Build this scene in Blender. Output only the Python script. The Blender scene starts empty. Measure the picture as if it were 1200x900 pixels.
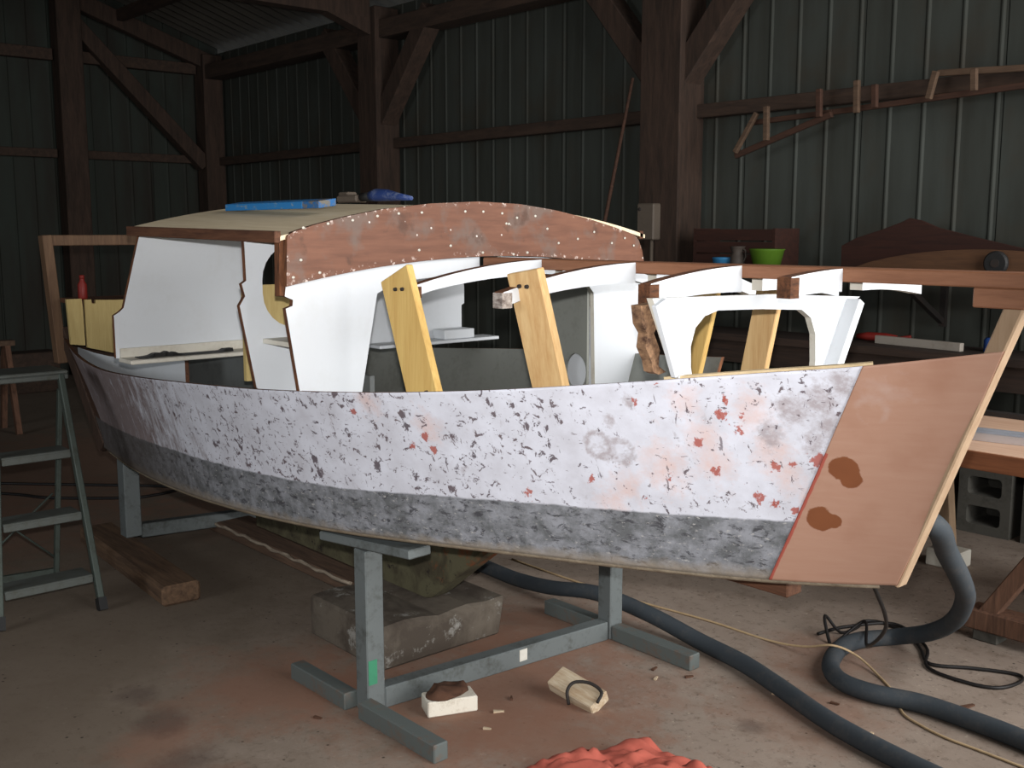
import bpy, bmesh, math, random
import numpy as np
from mathutils import Vector, Matrix, noise as mnoise

random.seed(7)
SC = bpy.context.scene
COL = SC.collection

# ------------------------------------------------------------------ camera, world, lights, exposure
FPX = 1250.0
cam = bpy.data.cameras.new('camera')
cam.sensor_width = 36.0
cam.lens = 36.0 * FPX / 1200.0
cam.clip_start = 0.05
camo = bpy.data.objects.new('camera', cam)
COL.objects.link(camo)
_n = math.hypot(.751, .66)
_p = math.atan(180 / 1250)
fwd = Vector((-.751 / _n * math.cos(_p), .66 / _n * math.cos(_p), -math.sin(_p)))
camo.location = (0, 0, 1.6)
camo.rotation_euler = fwd.to_track_quat('-Z', 'Y').to_euler()
SC.camera = camo

world = bpy.data.worlds.new('world')
SC.world = world
world.use_nodes = True
world.node_tree.nodes['Background'].inputs[0].default_value = (.80, .90, 1.0, 1)
world.node_tree.nodes['Background'].inputs[1].default_value = 0.6

SC.view_settings.view_transform = 'Standard'
SC.view_settings.look = 'None'
SC.view_settings.gamma = 1.0
SC.view_settings.use_curve_mapping = False
SC.view_settings.exposure = 0.0
SC.cycles.use_denoising = True
SC.cycles.max_bounces = 6


def area(name, loc, target, sx, sy, power, colr):
    l = bpy.data.lights.new(name, 'AREA')
    l.shape = 'RECTANGLE'
    l.size = sx
    l.size_y = sy
    l.energy = power
    l.color = colr
    o = bpy.data.objects.new(name, l)
    COL.objects.link(o)
    o.location = loc
    o.rotation_euler = (Vector(target) - Vector(loc)).to_track_quat('-Z', 'Y').to_euler()
    return o


# daylight falling in through the open barn door, out of frame to the right of the bow
area('door_daylight', (1.55, 3.8, 2.15), (-2.6, 3.1, 0.8), 3.6, 4.1, 355, (1.0, .985, .97))
# unseen fill lamp added behind the photographer to lift the hull side
area('rear_fill_light', (-3.6, -5.8, 2.5), (-3.8, 2.0, 1.0), 3.2, 2.0, 125, (.93, .97, 1.0))
# the little flash of the pocket camera
fl_ = bpy.data.lights.new('camera_flash', 'SPOT')
fl_.energy = 435
fl_.color = (1.0, .98, .97)
fl_.spot_size = math.radians(78)
fl_.spot_blend = 1.0
fl_.shadow_soft_size = .02
flo = bpy.data.objects.new('camera_flash', fl_)
COL.objects.link(flo)
flo.location = (-.03, .02, 1.69)
flo.rotation_euler = (Vector((-2.6, 1.85, 1.42)) - flo.location).to_track_quat('-Z', 'Y').to_euler()


# ------------------------------------------------------------------ node helper and materials
class N:
    def __init__(self, name, rough=.7, metallic=0.0, spec=.3):
        self.m = bpy.data.materials.new(name)
        self.m.use_nodes = True
        self.t = self.m.node_tree
        self.b = self.t.nodes['Principled BSDF']
        self.b.inputs['Roughness'].default_value = rough
        self.b.inputs['Metallic'].default_value = metallic
        self.b.inputs['Specular IOR Level'].default_value = spec
        self.tc = self.t.nodes.new('ShaderNodeTexCoord')
        self.obj = self.tc.outputs['Object']
        self.uv = self.tc.outputs['UV']

    def put(self, sock, v):
        if hasattr(v, 'is_linked') or isinstance(v, bpy.types.NodeSocket):
            self.t.links.new(v, sock)
        elif isinstance(v, (tuple, list)):
            sock.default_value = tuple(v) + ((1,) if len(v) == 3 and len(sock.default_value) == 4 else ())
        else:
            sock.default_value = v

    def map(self, co, scale=(1, 1, 1), loc=(0, 0, 0), rot=(0, 0, 0)):
        n = self.t.nodes.new('ShaderNodeMapping')
        self.put(n.inputs['Vector'], co)
        n.inputs['Scale'].default_value = scale
        n.inputs['Location'].default_value = loc
        n.inputs['Rotation'].default_value = rot
        return n.outputs[0]

    def noise(self, co, scale, detail=3, rough=.55, dist=0.0):
        n = self.t.nodes.new('ShaderNodeTexNoise')
        self.put(n.inputs['Vector'], co)
        n.inputs['Scale'].default_value = scale
        n.inputs['Detail'].default_value = detail
        n.inputs['Roughness'].default_value = rough
        n.inputs['Distortion'].default_value = dist
        return n.outputs[0]

    def voro(self, co, scale):
        n = self.t.nodes.new('ShaderNodeTexVoronoi')
        self.put(n.inputs['Vector'], co)
        n.inputs['Scale'].default_value = scale
        return n.outputs['Distance']

    def ramp(self, v, a, b, lo=0.0, hi=1.0):
        n = self.t.nodes.new('ShaderNodeMapRange')
        n.clamp = True
        self.put(n.inputs['Value'], v)
        n.inputs['From Min'].default_value = a
        n.inputs['From Max'].default_value = b
        n.inputs['To Min'].default_value = lo
        n.inputs['To Max'].default_value = hi
        return n.outputs[0]

    def math(self, op, a, b=0.0):
        n = self.t.nodes.new('ShaderNodeMath')
        n.operation = op
        self.put(n.inputs[0], a)
        self.put(n.inputs[1], b)
        return n.outputs[0]

    def mul(self, a, b): return self.math('MULTIPLY', a, b)
    def add(self, a, b): return self.math('ADD', a, b)

    def mix(self, f, a, b):
        n = self.t.nodes.new('ShaderNodeMix')
        n.data_type = 'RGBA'
        self.put(n.inputs[0], f)
        self.put(n.inputs[6], a)
        self.put(n.inputs[7], b)
        return n.outputs[2]

    def attr(self, name):
        n = self.t.nodes.new('ShaderNodeAttribute')
        n.attribute_name = name
        s = self.t.nodes.new('ShaderNodeSeparateColor')
        self.t.links.new(n.outputs['Color'], s.inputs[0])
        return s.outputs

    def sep(self, v):
        s = self.t.nodes.new('ShaderNodeSeparateXYZ')
        self.put(s.inputs[0], v)
        return s.outputs

    def col(self, v):
        self.put(self.b.inputs['Base Color'], v)
        return self

    def bump(self, h, strength=.3, dist=.01):
        n = self.t.nodes.new('ShaderNodeBump')
        n.inputs['Strength'].default_value = strength
        n.inputs['Distance'].default_value = dist
        self.put(n.inputs['Height'], h)
        self.put(self.b.inputs['Normal'], n.outputs[0])
        return self


def S(r, g, b):
    """sRGB 0-255 to linear"""
    f = lambda c: (c / 12.92) if c <= .04045 else ((c + .055) / 1.055) ** 2.4
    return tuple(f(c / 255) for c in (r, g, b))


def wood(name, a, b, axis=0, scale=6, rough=.75, stretch=14, dirt=None):
    n = N(name, rough)
    sc = [stretch * .9] * 3
    sc[axis] = 1.0
    co = n.map(n.obj, tuple(sc))
    g = n.noise(co, scale, 5, .6, .6)
    fine = n.noise(co, scale * 5, 2, .6)
    f = n.ramp(n.add(n.mul(g, .75), n.mul(fine, .25)), .35, .65)
    c = n.mix(f, a, b)
    if dirt:
        c = n.mix(n.ramp(n.noise(n.obj, 9, 4), .55, .72), c, dirt)
    n.col(c)
    n.bump(f, .15, .002)
    return n.m


def paint(name, base, dirt, amount=.5, scale=7, rough=.6, metallic=0.0, spec=.3, bump=.08):
    n = N(name, rough, metallic, spec)
    f = n.noise(n.obj, scale, 5, .6, .3)
    f2 = n.noise(n.obj, scale * 8, 2)
    w = n.ramp(n.add(n.mul(f, .7), n.mul(f2, .3)), .5, .5 + .25 / max(amount, .05) * .5)
    n.col(n.mix(n.mul(w, min(1, amount * 1.6)), base, dirt))
    n.bump(f2, bump, .003)
    return n.m


M = {}
M['white'] = paint('white_paint', S(204, 208, 212), S(176, 174, 168), .25, 5)
M['white_warm'] = paint('warm_white_paint', S(202, 198, 186), S(150, 135, 112), .4, 8)
M['grey_paint'] = paint('grey_bilge_paint', S(128, 130, 124), S(100, 100, 92), .5, 6)
M['grey_paint_dark'] = paint('dark_grey_paint', S(96, 99, 98), S(72, 74, 72), .5, 6)
M['yellow_wood'] = wood('yellow_pine', S(214, 182, 112), S(196, 158, 92), 2, 3)
M['pine'] = wood('pale_pine', S(212, 180, 130), S(190, 150, 100), 2, 3)
M['yellow_ply'] = wood('yellow_ply', S(188, 168, 114), S(170, 148, 96), 2, 3)
M['roof_ply'] = wood('cream_roof_ply', S(232, 216, 186), S(214, 196, 162), 0, 3, .7)
M['mahogany'] = wood('bare_mahogany', S(144, 100, 74), S(124, 83, 60), 0, 4, .6)
M['mahogany_dark'] = wood('weathered_mahogany', S(104, 70, 50), S(70, 44, 32), 0, 4, .75)
M['rot'] = wood('rotten_ply_edge', S(104, 66, 42), S(38, 24, 18), 1, 12, .9, 4)
M['rot_white'] = wood('rotten_painted_end', S(186, 178, 170), S(70, 52, 46), 0, 14, .9, 3)
M['ply_edge'] = wood('brown_ply_edge', S(120, 76, 48), S(62, 40, 30), 2, 8, .9, 5)
M['rot_tan'] = wood('rotten_tan_ply', S(156, 122, 92), S(58, 38, 30), 0, 16, .9, 2)
M['cream_wood'] = wood('cream_batten', S(206, 186, 150), S(180, 158, 120), 0, 3)
M['chine_wood'] = wood('worn_chine_batten', S(128, 116, 98), S(92, 80, 66), 0, 6)
M['stem_wood'] = wood('stem_strip_wood', S(168, 144, 118), S(150, 124, 98), 2, 3)
M['stern_wood'] = wood('stripped_stern_wood', S(76, 58, 48), S(54, 42, 35), 2, 4)
M['frame_wood'] = wood('brown_frame_wood', S(116, 90, 68), S(88, 66, 50), 2, 3)
M['steel'] = paint('cradle_steel', S(104, 110, 110), S(74, 76, 72), .6, 9, .55, .2)
M['steel_foot'] = paint('cradle_foot_steel', S(92, 98, 96), S(112, 82, 62), .6, 6, .6, .1)
M['green_tape'] = paint('green_paint_mark', S(60, 130, 98), S(50, 100, 78), .4)
M['white_tape'] = paint('white_tape', S(206, 204, 194), S(176, 170, 156), .4)
M['rubber'] = paint('black_rubber', S(34, 34, 34), S(50, 48, 46), .4, 20, .6)
M['hose'] = paint('dark_hose', S(54, 60, 65), S(78, 76, 74), .5, 12, .75)
M['cable'] = paint('black_cable', S(26, 24, 24), S(40, 36, 32), .3, 20, .5)
M['rope'] = paint('beige_rope', S(176, 152, 118), S(140, 116, 86), .5, 40, .9)
M['timber'] = wood('dark_barn_timber', S(70, 54, 45), S(48, 38, 32), 2, 3, .85, 8)
M['timber_x'] = wood('dark_barn_timber_lengthways', S(72, 56, 46), S(50, 40, 34), 0, 3, .85, 8)
M['rack'] = wood('grey_brown_rack_wood', S(76, 52, 40), S(58, 40, 32), 0, 3, .85)
M['rack_pale'] = wood('pale_rack_wood', S(98, 78, 62), S(74, 58, 46), 0, 3, .85)
M['sleeper'] = wood('old_sleeper', S(110, 86, 66), S(70, 54, 42), 0, 3, .9)
M['plank_dirty'] = wood('dirty_plank', S(104, 82, 66), S(74, 58, 48), 0, 4, .9)
M['plank_edge'] = wood('pale_plank_edge', S(168, 154, 136), S(104, 92, 80), 0, 9, .9)
M['concrete_block'] = paint('concrete_block', S(84, 82, 76), S(62, 60, 55), .6, 7, .95)
M['table'] = wood('table_wood', S(220, 184, 158), S(204, 164, 136), 0, 2, .55)
M['table_edge'] = wood('table_edge_wood', S(140, 88, 58), S(112, 68, 44), 0, 3, .6)
M['trestle'] = wood('trestle_wood', S(116, 84, 66), S(80, 58, 46), 2, 4, .85)
M['bench'] = wood('dark_bench_wood', S(62, 48, 40), S(42, 34, 30), 0, 3, .8)
M['reddish'] = wood('dark_red_brown_wood', S(62, 36, 28), S(46, 28, 23), 0, 3, .7)
M['tan_panel'] = wood('tan_curved_wood', S(98, 68, 46), S(78, 54, 38), 0, 3, .7)
M['aluminium'] = paint('aluminium', S(214, 216, 222), S(168, 170, 176), .4, 8, .3, .7)
M['green_plastic'] = paint('green_plastic', S(84, 118, 36), S(72, 104, 32), .3, 8, .45)
M['blue_plastic'] = paint('blue_plastic', S(52, 116, 160), S(44, 96, 136), .3, 8, .5)
M['blue_dark'] = paint('dark_blue_paint', S(36, 64, 120), S(28, 46, 88), .3, 20, .5)
M['blue_tool'] = paint('blue_tool_body', S(46, 66, 120), S(150, 160, 176), .5, 26, .45)
M['red'] = paint('red_plastic', S(122, 36, 30), S(92, 28, 24), .4, 9, .5)
M['box_grey'] = paint('grey_box', S(96, 86, 76), S(78, 70, 62), .4, 5, .6)
M['jug'] = paint('grey_jug', S(70, 62, 56), S(54, 48, 44), .4, 9, .6)
M['ladder'] = paint('ladder_paint', S(72, 80, 74), S(54, 54, 46), .6, 14, .5, .2)
M['ladder_top'] = paint('ladder_tread', S(90, 94, 90), S(72, 70, 56), .5, 18, .55, .1)
M['batten_grey'] = paint('dull_white_batten', S(156, 148, 138), S(120, 110, 98), .4, 8)
M['offcut'] = wood('offcut_wood', S(198, 184, 160), S(160, 134, 104), 0, 4, .8)
M['off_white'] = paint('painted_offcut', S(214, 208, 194), S(156, 140, 118), .5, 22)
M['lump'] = paint('brown_lump', S(84, 58, 44), S(54, 38, 32), .6, 25, .95)
M['dark_iron'] = paint('dark_iron', S(44, 40, 38), S(66, 50, 40), .5, 12, .7)

# blue board paint worn to wood
n = N('blue_board_paint', .6)
f = n.ramp(n.noise(n.map(n.obj, (1, 3, 3)), 22, 5, .7), .56, .66)
n.col(n.mix(f, S(44, 118, 178), S(126, 146, 156)))
M['blue_board'] = n.m
n = N('blue_board_worn', .7)
f = n.ramp(n.noise(n.map(n.obj, (1, 2, 2)), 26, 5, .7), .44, .56)
n.col(n.mix(f, S(40, 96, 150), S(108, 104, 96)))
M['blue_worn'] = n.m

# orange cloth
n = N('orange_cloth', .9)
n.col(n.mix(n.noise(n.obj, 14, 4), S(182, 96, 80), S(152, 74, 62)))
n.bump(n.noise(n.obj, 90, 2), .2, .003)
M['cloth'] = n.m

# keel, rusty and mossy steel
n = N('rusty_keel', .85)
a = n.noise(n.obj, 7, 6, .65, .4)
z = n.sep(n.obj)[2]
c = n.mix(n.ramp(a, .42, .58), S(84, 80, 60), S(62, 56, 42))
c = n.mix(n.ramp(n.add(n.noise(n.obj, 11, 5, .7), n.mul(z, 1.2)), .58, .70), c, S(112, 66, 38))
c = n.mix(n.ramp(n.noise(n.obj, 26, 4, .7), .62, .68), c, S(42, 36, 30))
n.col(c)
n.bump(a, .5, .01)
M['keel'] = n.m

# keel block: worn grey-white
n = N('worn_keel_block', .9)
a = n.noise(n.obj, 6, 6, .65, .4)
c = n.mix(n.ramp(a, .40, .60), S(96, 88, 78), S(72, 64, 56))
c = n.mix(n.ramp(n.noise(n.obj, 9, 6, .75), .57, .66), c, S(136, 134, 128))
n.col(c)
n.bump(a, .4, .01)
M['keel_block'] = n.m

# front cabin panel: brown, sanded, paint flecks
n = N('sanded_cabin_front', .65)
co = n.map(n.obj, (1, 1, 2.2))
g = n.noise(n.map(n.obj, (1, 1.2, 10)), 5, 5, .6)
c = n.mix(n.ramp(g, .35, .65), S(120, 82, 64), S(104, 70, 55))
c = n.mix(n.ramp(n.noise(n.obj, 6, 4, .6), .52, .64, 0, .75), c, S(108, 94, 86))
c = n.mix(n.ramp(n.noise(n.obj, 9, 4, .6), .60, .70, 0, .8), c, S(82, 58, 47))
sp = n.ramp(n.voro(n.map(n.obj, (1, 1, 1)), 26), .11, .07)
sp = n.mul(sp, n.ramp(n.noise(n.obj, 13, 3), .56, .58))
c = n.mix(sp, c, S(222, 212, 204))
e = n.attr('edge')[0]
c = n.mix(n.mul(n.ramp(n.noise(n.obj, 46, 5, .7), .57, .62), n.ramp(e, .40, .9)), c, S(214, 198, 188))
n.col(c)
n.bump(n.noise(n.obj, 40, 3), .12, .003)
M['cabin_front'] = n.m

# hull: white paint chipped to dark primer, red primer patches, grey sanded band below the waterline
n = N('weathered_hull', .62)
uv = n.uv
U = n.sep(uv)[0]
V = n.sep(uv)[1]
s1 = n.attr('spots')
s2 = n.attr('stain')
base = n.mix(n.ramp(n.noise(uv, 9, 5, .6), .35, .7), S(204, 206, 216), S(184, 184, 192))
nz = n.noise(uv, 48, 5, .7)
nzb = n.noise(uv, 24, 5, .7)
# pinkish sanding smears
base = n.mix(n.mul(n.ramp(n.add(s2[0], n.mul(n.add(nzb, -.5), 2.2)), .35, 1.3), .7), base, S(202, 170, 160))
# greyish sanding smears
base = n.mix(n.mul(n.ramp(n.add(s1[1], n.mul(n.add(n.noise(uv, 40, 5, .72), -.5), 2.4)), .40, 1.1), .8), base, S(150, 140, 142))
# small dark chips
chip_a = n.noise(n.map(uv, (1, 1.0, 1), (3, 1, 0), (0, 0, .5)), 38, 6, .72, .6)
dens = n.ramp(n.noise(uv, 3.2, 3), .35, .65, -.035, .03)
chips = n.ramp(n.add(n.add(chip_a, dens), n.mul(s2[2], .055)), .612, .636)
cracks = n.ramp(n.noise(n.map(uv, (1, 3.6, 1)), 26, 3, .6, .3), .675, .69)
cracks2 = n.ramp(n.noise(n.map(uv, (4.2, 1, 1), (0, 0, 0), (0, 0, .35)), 15, 4, .6, .6), .665, .68)
dk = n.ramp(n.add(s1[2], n.mul(n.add(n.noise(n.map(uv, (1, .55, 1), (0, 0, 0), (0, 0, .5)), 60, 5, .75, .6), -.5), 3.2)), .55, .68)
dark = n.math('MAXIMUM', n.math('MAXIMUM', chips, n.mul(cracks, .8)), n.math('MAXIMUM', n.mul(cracks2, .75), dk))
base = n.mix(n.mul(dark, .92), base, n.mix(n.noise(uv, 14, 2), S(60, 58, 70), S(104, 84, 84)))
# red primer
rd = n.ramp(n.add(s1[0], n.mul(n.add(n.noise(n.map(uv, (1, .8, 1)), 55, 5, .7), -.5), 2.6)), .50, .66)
base = n.mix(n.mul(rd, .9), base, n.mix(nzb, S(140, 56, 50), S(172, 96, 80)))
# stern: stripped brownish, dull
st = n.ramp(n.add(s2[1], n.mul(n.add(n.noise(n.map(uv, (1.8, .7, 1), (0, 0, 0), (0, 0, .25)), 11, 6, .75, .4), -.5), 2.2)), .25, .75)
base = n.mix(n.mul(st, .85), base, n.mix(n.noise(uv, 22, 4), S(98, 78, 76), S(124, 106, 100)))
base = n.mix(n.ramp(s2[1], .93, .99), base, n.mix(n.noise(n.map(uv, (2, 1, 1)), 9, 4), S(84, 60, 46), S(66, 48, 40)))
# the grey band
gm = n.mix(n.ramp(n.noise(uv, 13, 6, .72), .38, .6), S(136, 138, 144), S(92, 94, 96))
gm = n.mix(n.ramp(n.noise(n.map(uv, (.8, 1.5, 1)), 30, 6, .75, .5), .53, .62), gm, S(66, 66, 70))
gm = n.mix(n.ramp(n.noise(n.map(uv, (1, 2, 1), (5, 2, 0)), 44, 4, .7), .60, .68), gm, S(164, 162, 160))
gm = n.mix(n.mul(n.ramp(n.add(V, n.mul(n.add(n.noise(uv, 20, 4), -.5), .05)), -.130, -.160), .7), gm, S(138, 126, 110))
gm = n.mix(n.mul(n.ramp(s2[1], .1, .9), .75), gm, S(78, 70, 66))
wv = n.add(V, n.mul(n.add(n.noise(uv, 12, 4), -.5), .018))
fb = n.ramp(wv, .003, -.003)
n.col(n.mix(fb, base, gm))
n.bump(n.add(nz, n.mul(dark, -.4)), .22, .004)
M['hull'] = n.m

# new bow plywood
n = N('new_bow_ply', .6)
uv = n.uv
g = n.noise(n.map(uv, (1.2, 9, 1)), 6, 5, .6, .4)
c = n.mix(n.ramp(g, .3, .7), S(160, 125, 106), S(155, 118, 99))
c = n.mix(n.ramp(n.noise(uv, 6, 4), .5, .72, 0, .6), c, S(142, 102, 82))
s1 = n.attr('spots')
nz = n.noise(uv, 26, 4, .6)
dkm = n.ramp(n.add(s1[0], n.mul(n.add(nz, -.5), .5)), .45, .52)
c = n.mix(dkm, c, n.mix(n.noise(uv, 18, 3), S(106, 60, 34), S(122, 72, 42)))
c = n.mix(n.mul(n.ramp(n.add(s1[1], n.mul(n.add(nz, -.5), 1.1)), .25, .9), .6), c, S(172, 152, 144))
c = n.mix(n.ramp(n.add(s1[2], n.mul(n.add(nz, -.5), .5)), .5, .62), c, S(150, 74, 62))
n.col(c)
M['bow_ply'] = n.m

# floor: dusty concrete with reddish sanding dust
n = N('dusty_concrete', .9)
co = n.obj
a = n.noise(co, 1.3, 6, .6, .3)
c = n.mix(n.ramp(a, .35, .65), S(150, 136, 124), S(126, 112, 100))
c = n.mix(n.mul(n.ramp(n.noise(co, 7, 6, .7), .52, .68), .6), c, S(112, 95, 82))
c = n.mix(n.mul(n.ramp(n.noise(co, 26, 6, .8), .54, .64), .7), c, S(96, 84, 74))
c = n.mix(n.mul(n.ramp(n.noise(co, 30, 4, .7), .62, .70), .5), c, S(180, 166, 150))


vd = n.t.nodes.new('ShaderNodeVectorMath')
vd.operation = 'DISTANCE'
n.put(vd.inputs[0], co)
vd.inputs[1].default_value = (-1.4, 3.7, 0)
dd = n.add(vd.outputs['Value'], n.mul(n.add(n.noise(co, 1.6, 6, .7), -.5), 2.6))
c = n.mix(n.ramp(dd, 1.7, 3.3, 0, .75), c, n.mix(n.noise(co, 3, 5, .65), S(112, 100, 86), S(94, 82, 68)))  # floor colour darkened away from the bow, imitating shade to the left
# grit: small dark crumbs and pale specks all over
c = n.mix(n.mul(n.ramp(n.voro(co, 16), .10, .05), n.ramp(n.noise(co, 9, 2), .50, .54)), c, S(58, 50, 44))
c = n.mix(n.mul(n.ramp(n.voro(co, 30), .16, .10), n.ramp(n.noise(co, 14, 2), .58, .62)), c, S(70, 60, 52))


def dust(c, centre, radius, colr, amt):
    v = n.t.nodes.new('ShaderNodeVectorMath')
    v.operation = 'DISTANCE'
    n.put(v.inputs[0], co)
    v.inputs[1].default_value = (centre[0], centre[1], 0)
    d = n.add(v.outputs['Value'], n.mul(n.add(n.noise(co, 5, 7, .75), -.5), radius * 2.2))
    return n.mix(n.ramp(d, radius, radius * .35, 0, amt), c, colr)


for cx, cy, r, amt in ((-2.75, 2.35, .75, .75), (-2.35, 2.2, .45, .6), (-3.25, 1.75, .45, .7), (-3.0, 2.8, .5, .6), (-1.9, 3.0, .35, .5), (-2.1, 3.45, .3, .5),
                       (-6.2, 1.6, 1.1, .5), (-7.5, 2.6, 1.6, .5), (-5.6, 3.0, .8, .5), (-2.75, 1.2, .22, .6), (-3.1, 1.25, .2, .6)):
    c = dust(c, (cx, cy), r, S(134, 98, 80), amt)
# a few dark oily drips and scuffs
for cx, cy, r in ((-3.25, 1.32, .12), (-2.95, 1.28, .14), (-2.72, 1.30, .12), (-3.5, 1.35, .1), (-1.95, 2.75, .07), (-2.45, 1.05, .09)):
    c = dust(c, (cx, cy), r, S(76, 62, 56), .5)
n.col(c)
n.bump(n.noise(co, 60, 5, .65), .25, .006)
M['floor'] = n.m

# corrugated steel
n = N('corrugated_steel', .62, 0.2, .3)
a = n.noise(n.map(n.obj, (1, 1, .15)), 5, 5, .6)
c = n.mix(n.ramp(a, .35, .7), S(72, 76, 71), S(58, 59, 53))
c = n.mix(n.mul(n.ramp(n.noise(n.obj, 2.2, 4), .5, .7), .5), c, S(70, 60, 48))
n.col(c)
M['sheet'] = n.m
n = N('shaded_corrugated_steel', .7, 0.2, .3)  # darker copy of the sheet steel, back wall's shade put into the colour
n.col(n.mix(n.ramp(n.noise(n.map(n.obj, (1, 1, .2)), 4, 5), .35, .7), S(48, 54, 48), S(42, 38, 32)))
M['sheet_shaded'] = n.m
n = N('fibre_roof_sheet', .9)
n.col(n.mix(n.noise(n.obj, 3, 5), S(78, 74, 66), S(58, 54, 50)))
M['roof_sheet'] = n.m


# ------------------------------------------------------------------ object helpers
WL = {}      # world location of parents, for children of unrotated things


def link(o, parent, origin):
    if parent is not None:
        o.parent = parent
        o.location = Vector(origin) - WL[parent.name]
    else:
        o.location = origin
    COL.objects.link(o)
    WL[o.name] = Vector(origin)


def tag(o, label=None, cat=None, group=None, kind=None):
    if label: o['label'] = label
    if cat: o['category'] = cat
    if group: o['group'] = group
    if kind: o['kind'] = kind
    return o


def thing(name, loc, label, cat, group=None):
    o = bpy.data.objects.new(name, None)
    o.empty_display_size = .05
    link(o, None, loc)
    return tag(o, label, cat, group)


def obj(name, bm, mats, parent=None, smooth=False, bevel=0.0, origin=None, label=None):
    bmesh.ops.recalc_face_normals(bm, faces=bm.faces)
    if origin is None:
        vs = [v.co for v in bm.verts]
        origin = Vector([(min(v[i] for v in vs) + max(v[i] for v in vs)) / 2 for i in range(3)])
        if parent is None:
            origin.z = min(v.z for v in vs)
    origin = Vector(origin)
    for v in bm.verts:
        v.co -= origin
    me = bpy.data.meshes.new(name)
    bm.to_mesh(me)
    bm.free()
    if not isinstance(mats, (list, tuple)):
        mats = [mats]
    for m in mats:
        me.materials.append(M[m] if isinstance(m, str) else m)
    if smooth:
        for p in me.polygons:
            p.use_smooth = True
    o = bpy.data.objects.new(name, me)
    link(o, parent, origin)
    if bevel:
        md = o.modifiers.new('bevel', 'BEVEL')
        md.width = bevel
        md.segments = 1
        md.limit_method = 'ANGLE'
    if label: o['label'] = label
    return o


def box(bm, x0, x1, y0, y1, z0, z1, mi=0):
    vs = [bm.verts.new((x, y, z)) for x in (x0, x1) for y in (y0, y1) for z in (z0, z1)]
    for f in ((0, 1, 3, 2), (4, 6, 7, 5), (0, 4, 5, 1), (2, 3, 7, 6), (0, 2, 6, 4), (1, 5, 7, 3)):
        bm.faces.new([vs[i] for i in f]).material_index = mi
    return vs


def bar(bm, p0, p1, w, h, up=(0, 0, 1), mi=0, taper=1.0):
    """rectangular bar: w across (horizontal), h along up"""
    p0, p1 = Vector(p0), Vector(p1)
    d = (p1 - p0).normalized()
    u = Vector(up)
    s = d.cross(u).normalized()
    u = s.cross(d).normalized()
    vs = []
    for p, k in ((p0, 1.0), (p1, taper)):
        for a, b in ((-1, -1), (1, -1), (1, 1), (-1, 1)):
            vs.append(bm.verts.new(p + s * (a * w / 2 * k) + u * (b * h / 2 * k)))
    fs = [(3, 2, 1, 0), (4, 5, 6, 7), (0, 1, 5, 4), (1, 2, 6, 5), (2, 3, 7, 6), (3, 0, 4, 7)]
    for f in fs:
        bm.faces.new([vs[i] for i in f]).material_index = mi
    return vs


def smooth_path(pts, k=6):
    P = [Vector(p) for p in pts]
    P = [P[0] * 2 - P[1]] + P + [P[-1] * 2 - P[-2]]
    out = []
    for i in range(1, len(P) - 2):
        for j in range(k):
            t = j / k
            a, b, c, d = P[i - 1], P[i], P[i + 1], P[i + 2]
            out.append(.5 * ((2 * b) + (c - a) * t + (2 * a - 5 * b + 4 * c - d) * t * t + (3 * b - a - 3 * c + d) * t ** 3))
    out.append(P[-2])
    return out


def tube(bm, pts, r, seg=8, mi=0, cap=True):
    rr = r if isinstance(r, (list, tuple)) else [r] * len(pts)
    rings = []
    prev = Vector((0, 0, 1))
    for i, p in enumerate(pts):
        d = (Vector(pts[min(i + 1, len(pts) - 1)]) - Vector(pts[max(i - 1, 0)])).normalized()
        s = d.cross(prev)
        if s.length < 1e-4:
            s = d.cross(Vector((1, 0, 0)))
        s.normalize()
        u = s.cross(d).normalized()
        prev = u
        rings.append([bm.verts.new(Vector(p) + (s * math.cos(a) + u * math.sin(a)) * rr[i]) for a in [2 * math.pi * k / seg for k in range(seg)]])
    for a, b in zip(rings, rings[1:]):
        for k in range(seg):
            f = bm.faces.new((a[k], a[(k + 1) % seg], b[(k + 1) % seg], b[k]))
            f.material_index = mi
            f.smooth = True
    if cap:
        bm.faces.new(rings[0][::-1]).material_index = mi
        bm.faces.new(rings[-1]).material_index = mi


def prism(bm, poly, axis, a0, a1, holes=(), mi_face=0, mi_side=0):
    """2-D polygon (with holes) given in the plane across `axis`, extruded from a0 to a1"""
    def P(q, a):
        return {'x': (a, q[0], q[1]), 'y': (q[0], a, q[1]), 'z': (q[0], q[1], a)}[axis]
    edges = []
    for loop in [poly] + list(holes):
        vs = [bm.verts.new(P(q, a0)) for q in loop]
        for i in range(len(vs)):
            edges.append(bm.edges.new((vs[i], vs[(i + 1) % len(vs)])))
    r = bmesh.ops.triangle_fill(bm, edges=edges, use_beauty=True, use_dissolve=False)
    fs = [f for f in r['geom'] if isinstance(f, bmesh.types.BMFace)]
    for f in fs: f.material_index = mi_face
    ex = bmesh.ops.extrude_face_region(bm, geom=fs)
    d = {'x': (a1 - a0, 0, 0), 'y': (0, a1 - a0, 0), 'z': (0, 0, a1 - a0)}[axis]
    new = [v for v in ex['geom'] if isinstance(v, bmesh.types.BMVert)]
    bmesh.ops.translate(bm, verts=new, vec=d)
    caps = set(f for f in ex['geom'] if isinstance(f, bmesh.types.BMFace)) | set(fs)
    bm.normal_update()
    k = 'xyz'.index(axis)
    for f in bm.faces:
        if f in caps: f.material_index = mi_face
        elif abs(f.normal[k]) < .5 and all(abs(v.co[k] - a0) < 1e-5 or abs(v.co[k] - a1) < 1e-5 for v in f.verts):
            f.material_index = mi_side
    return bm


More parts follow.
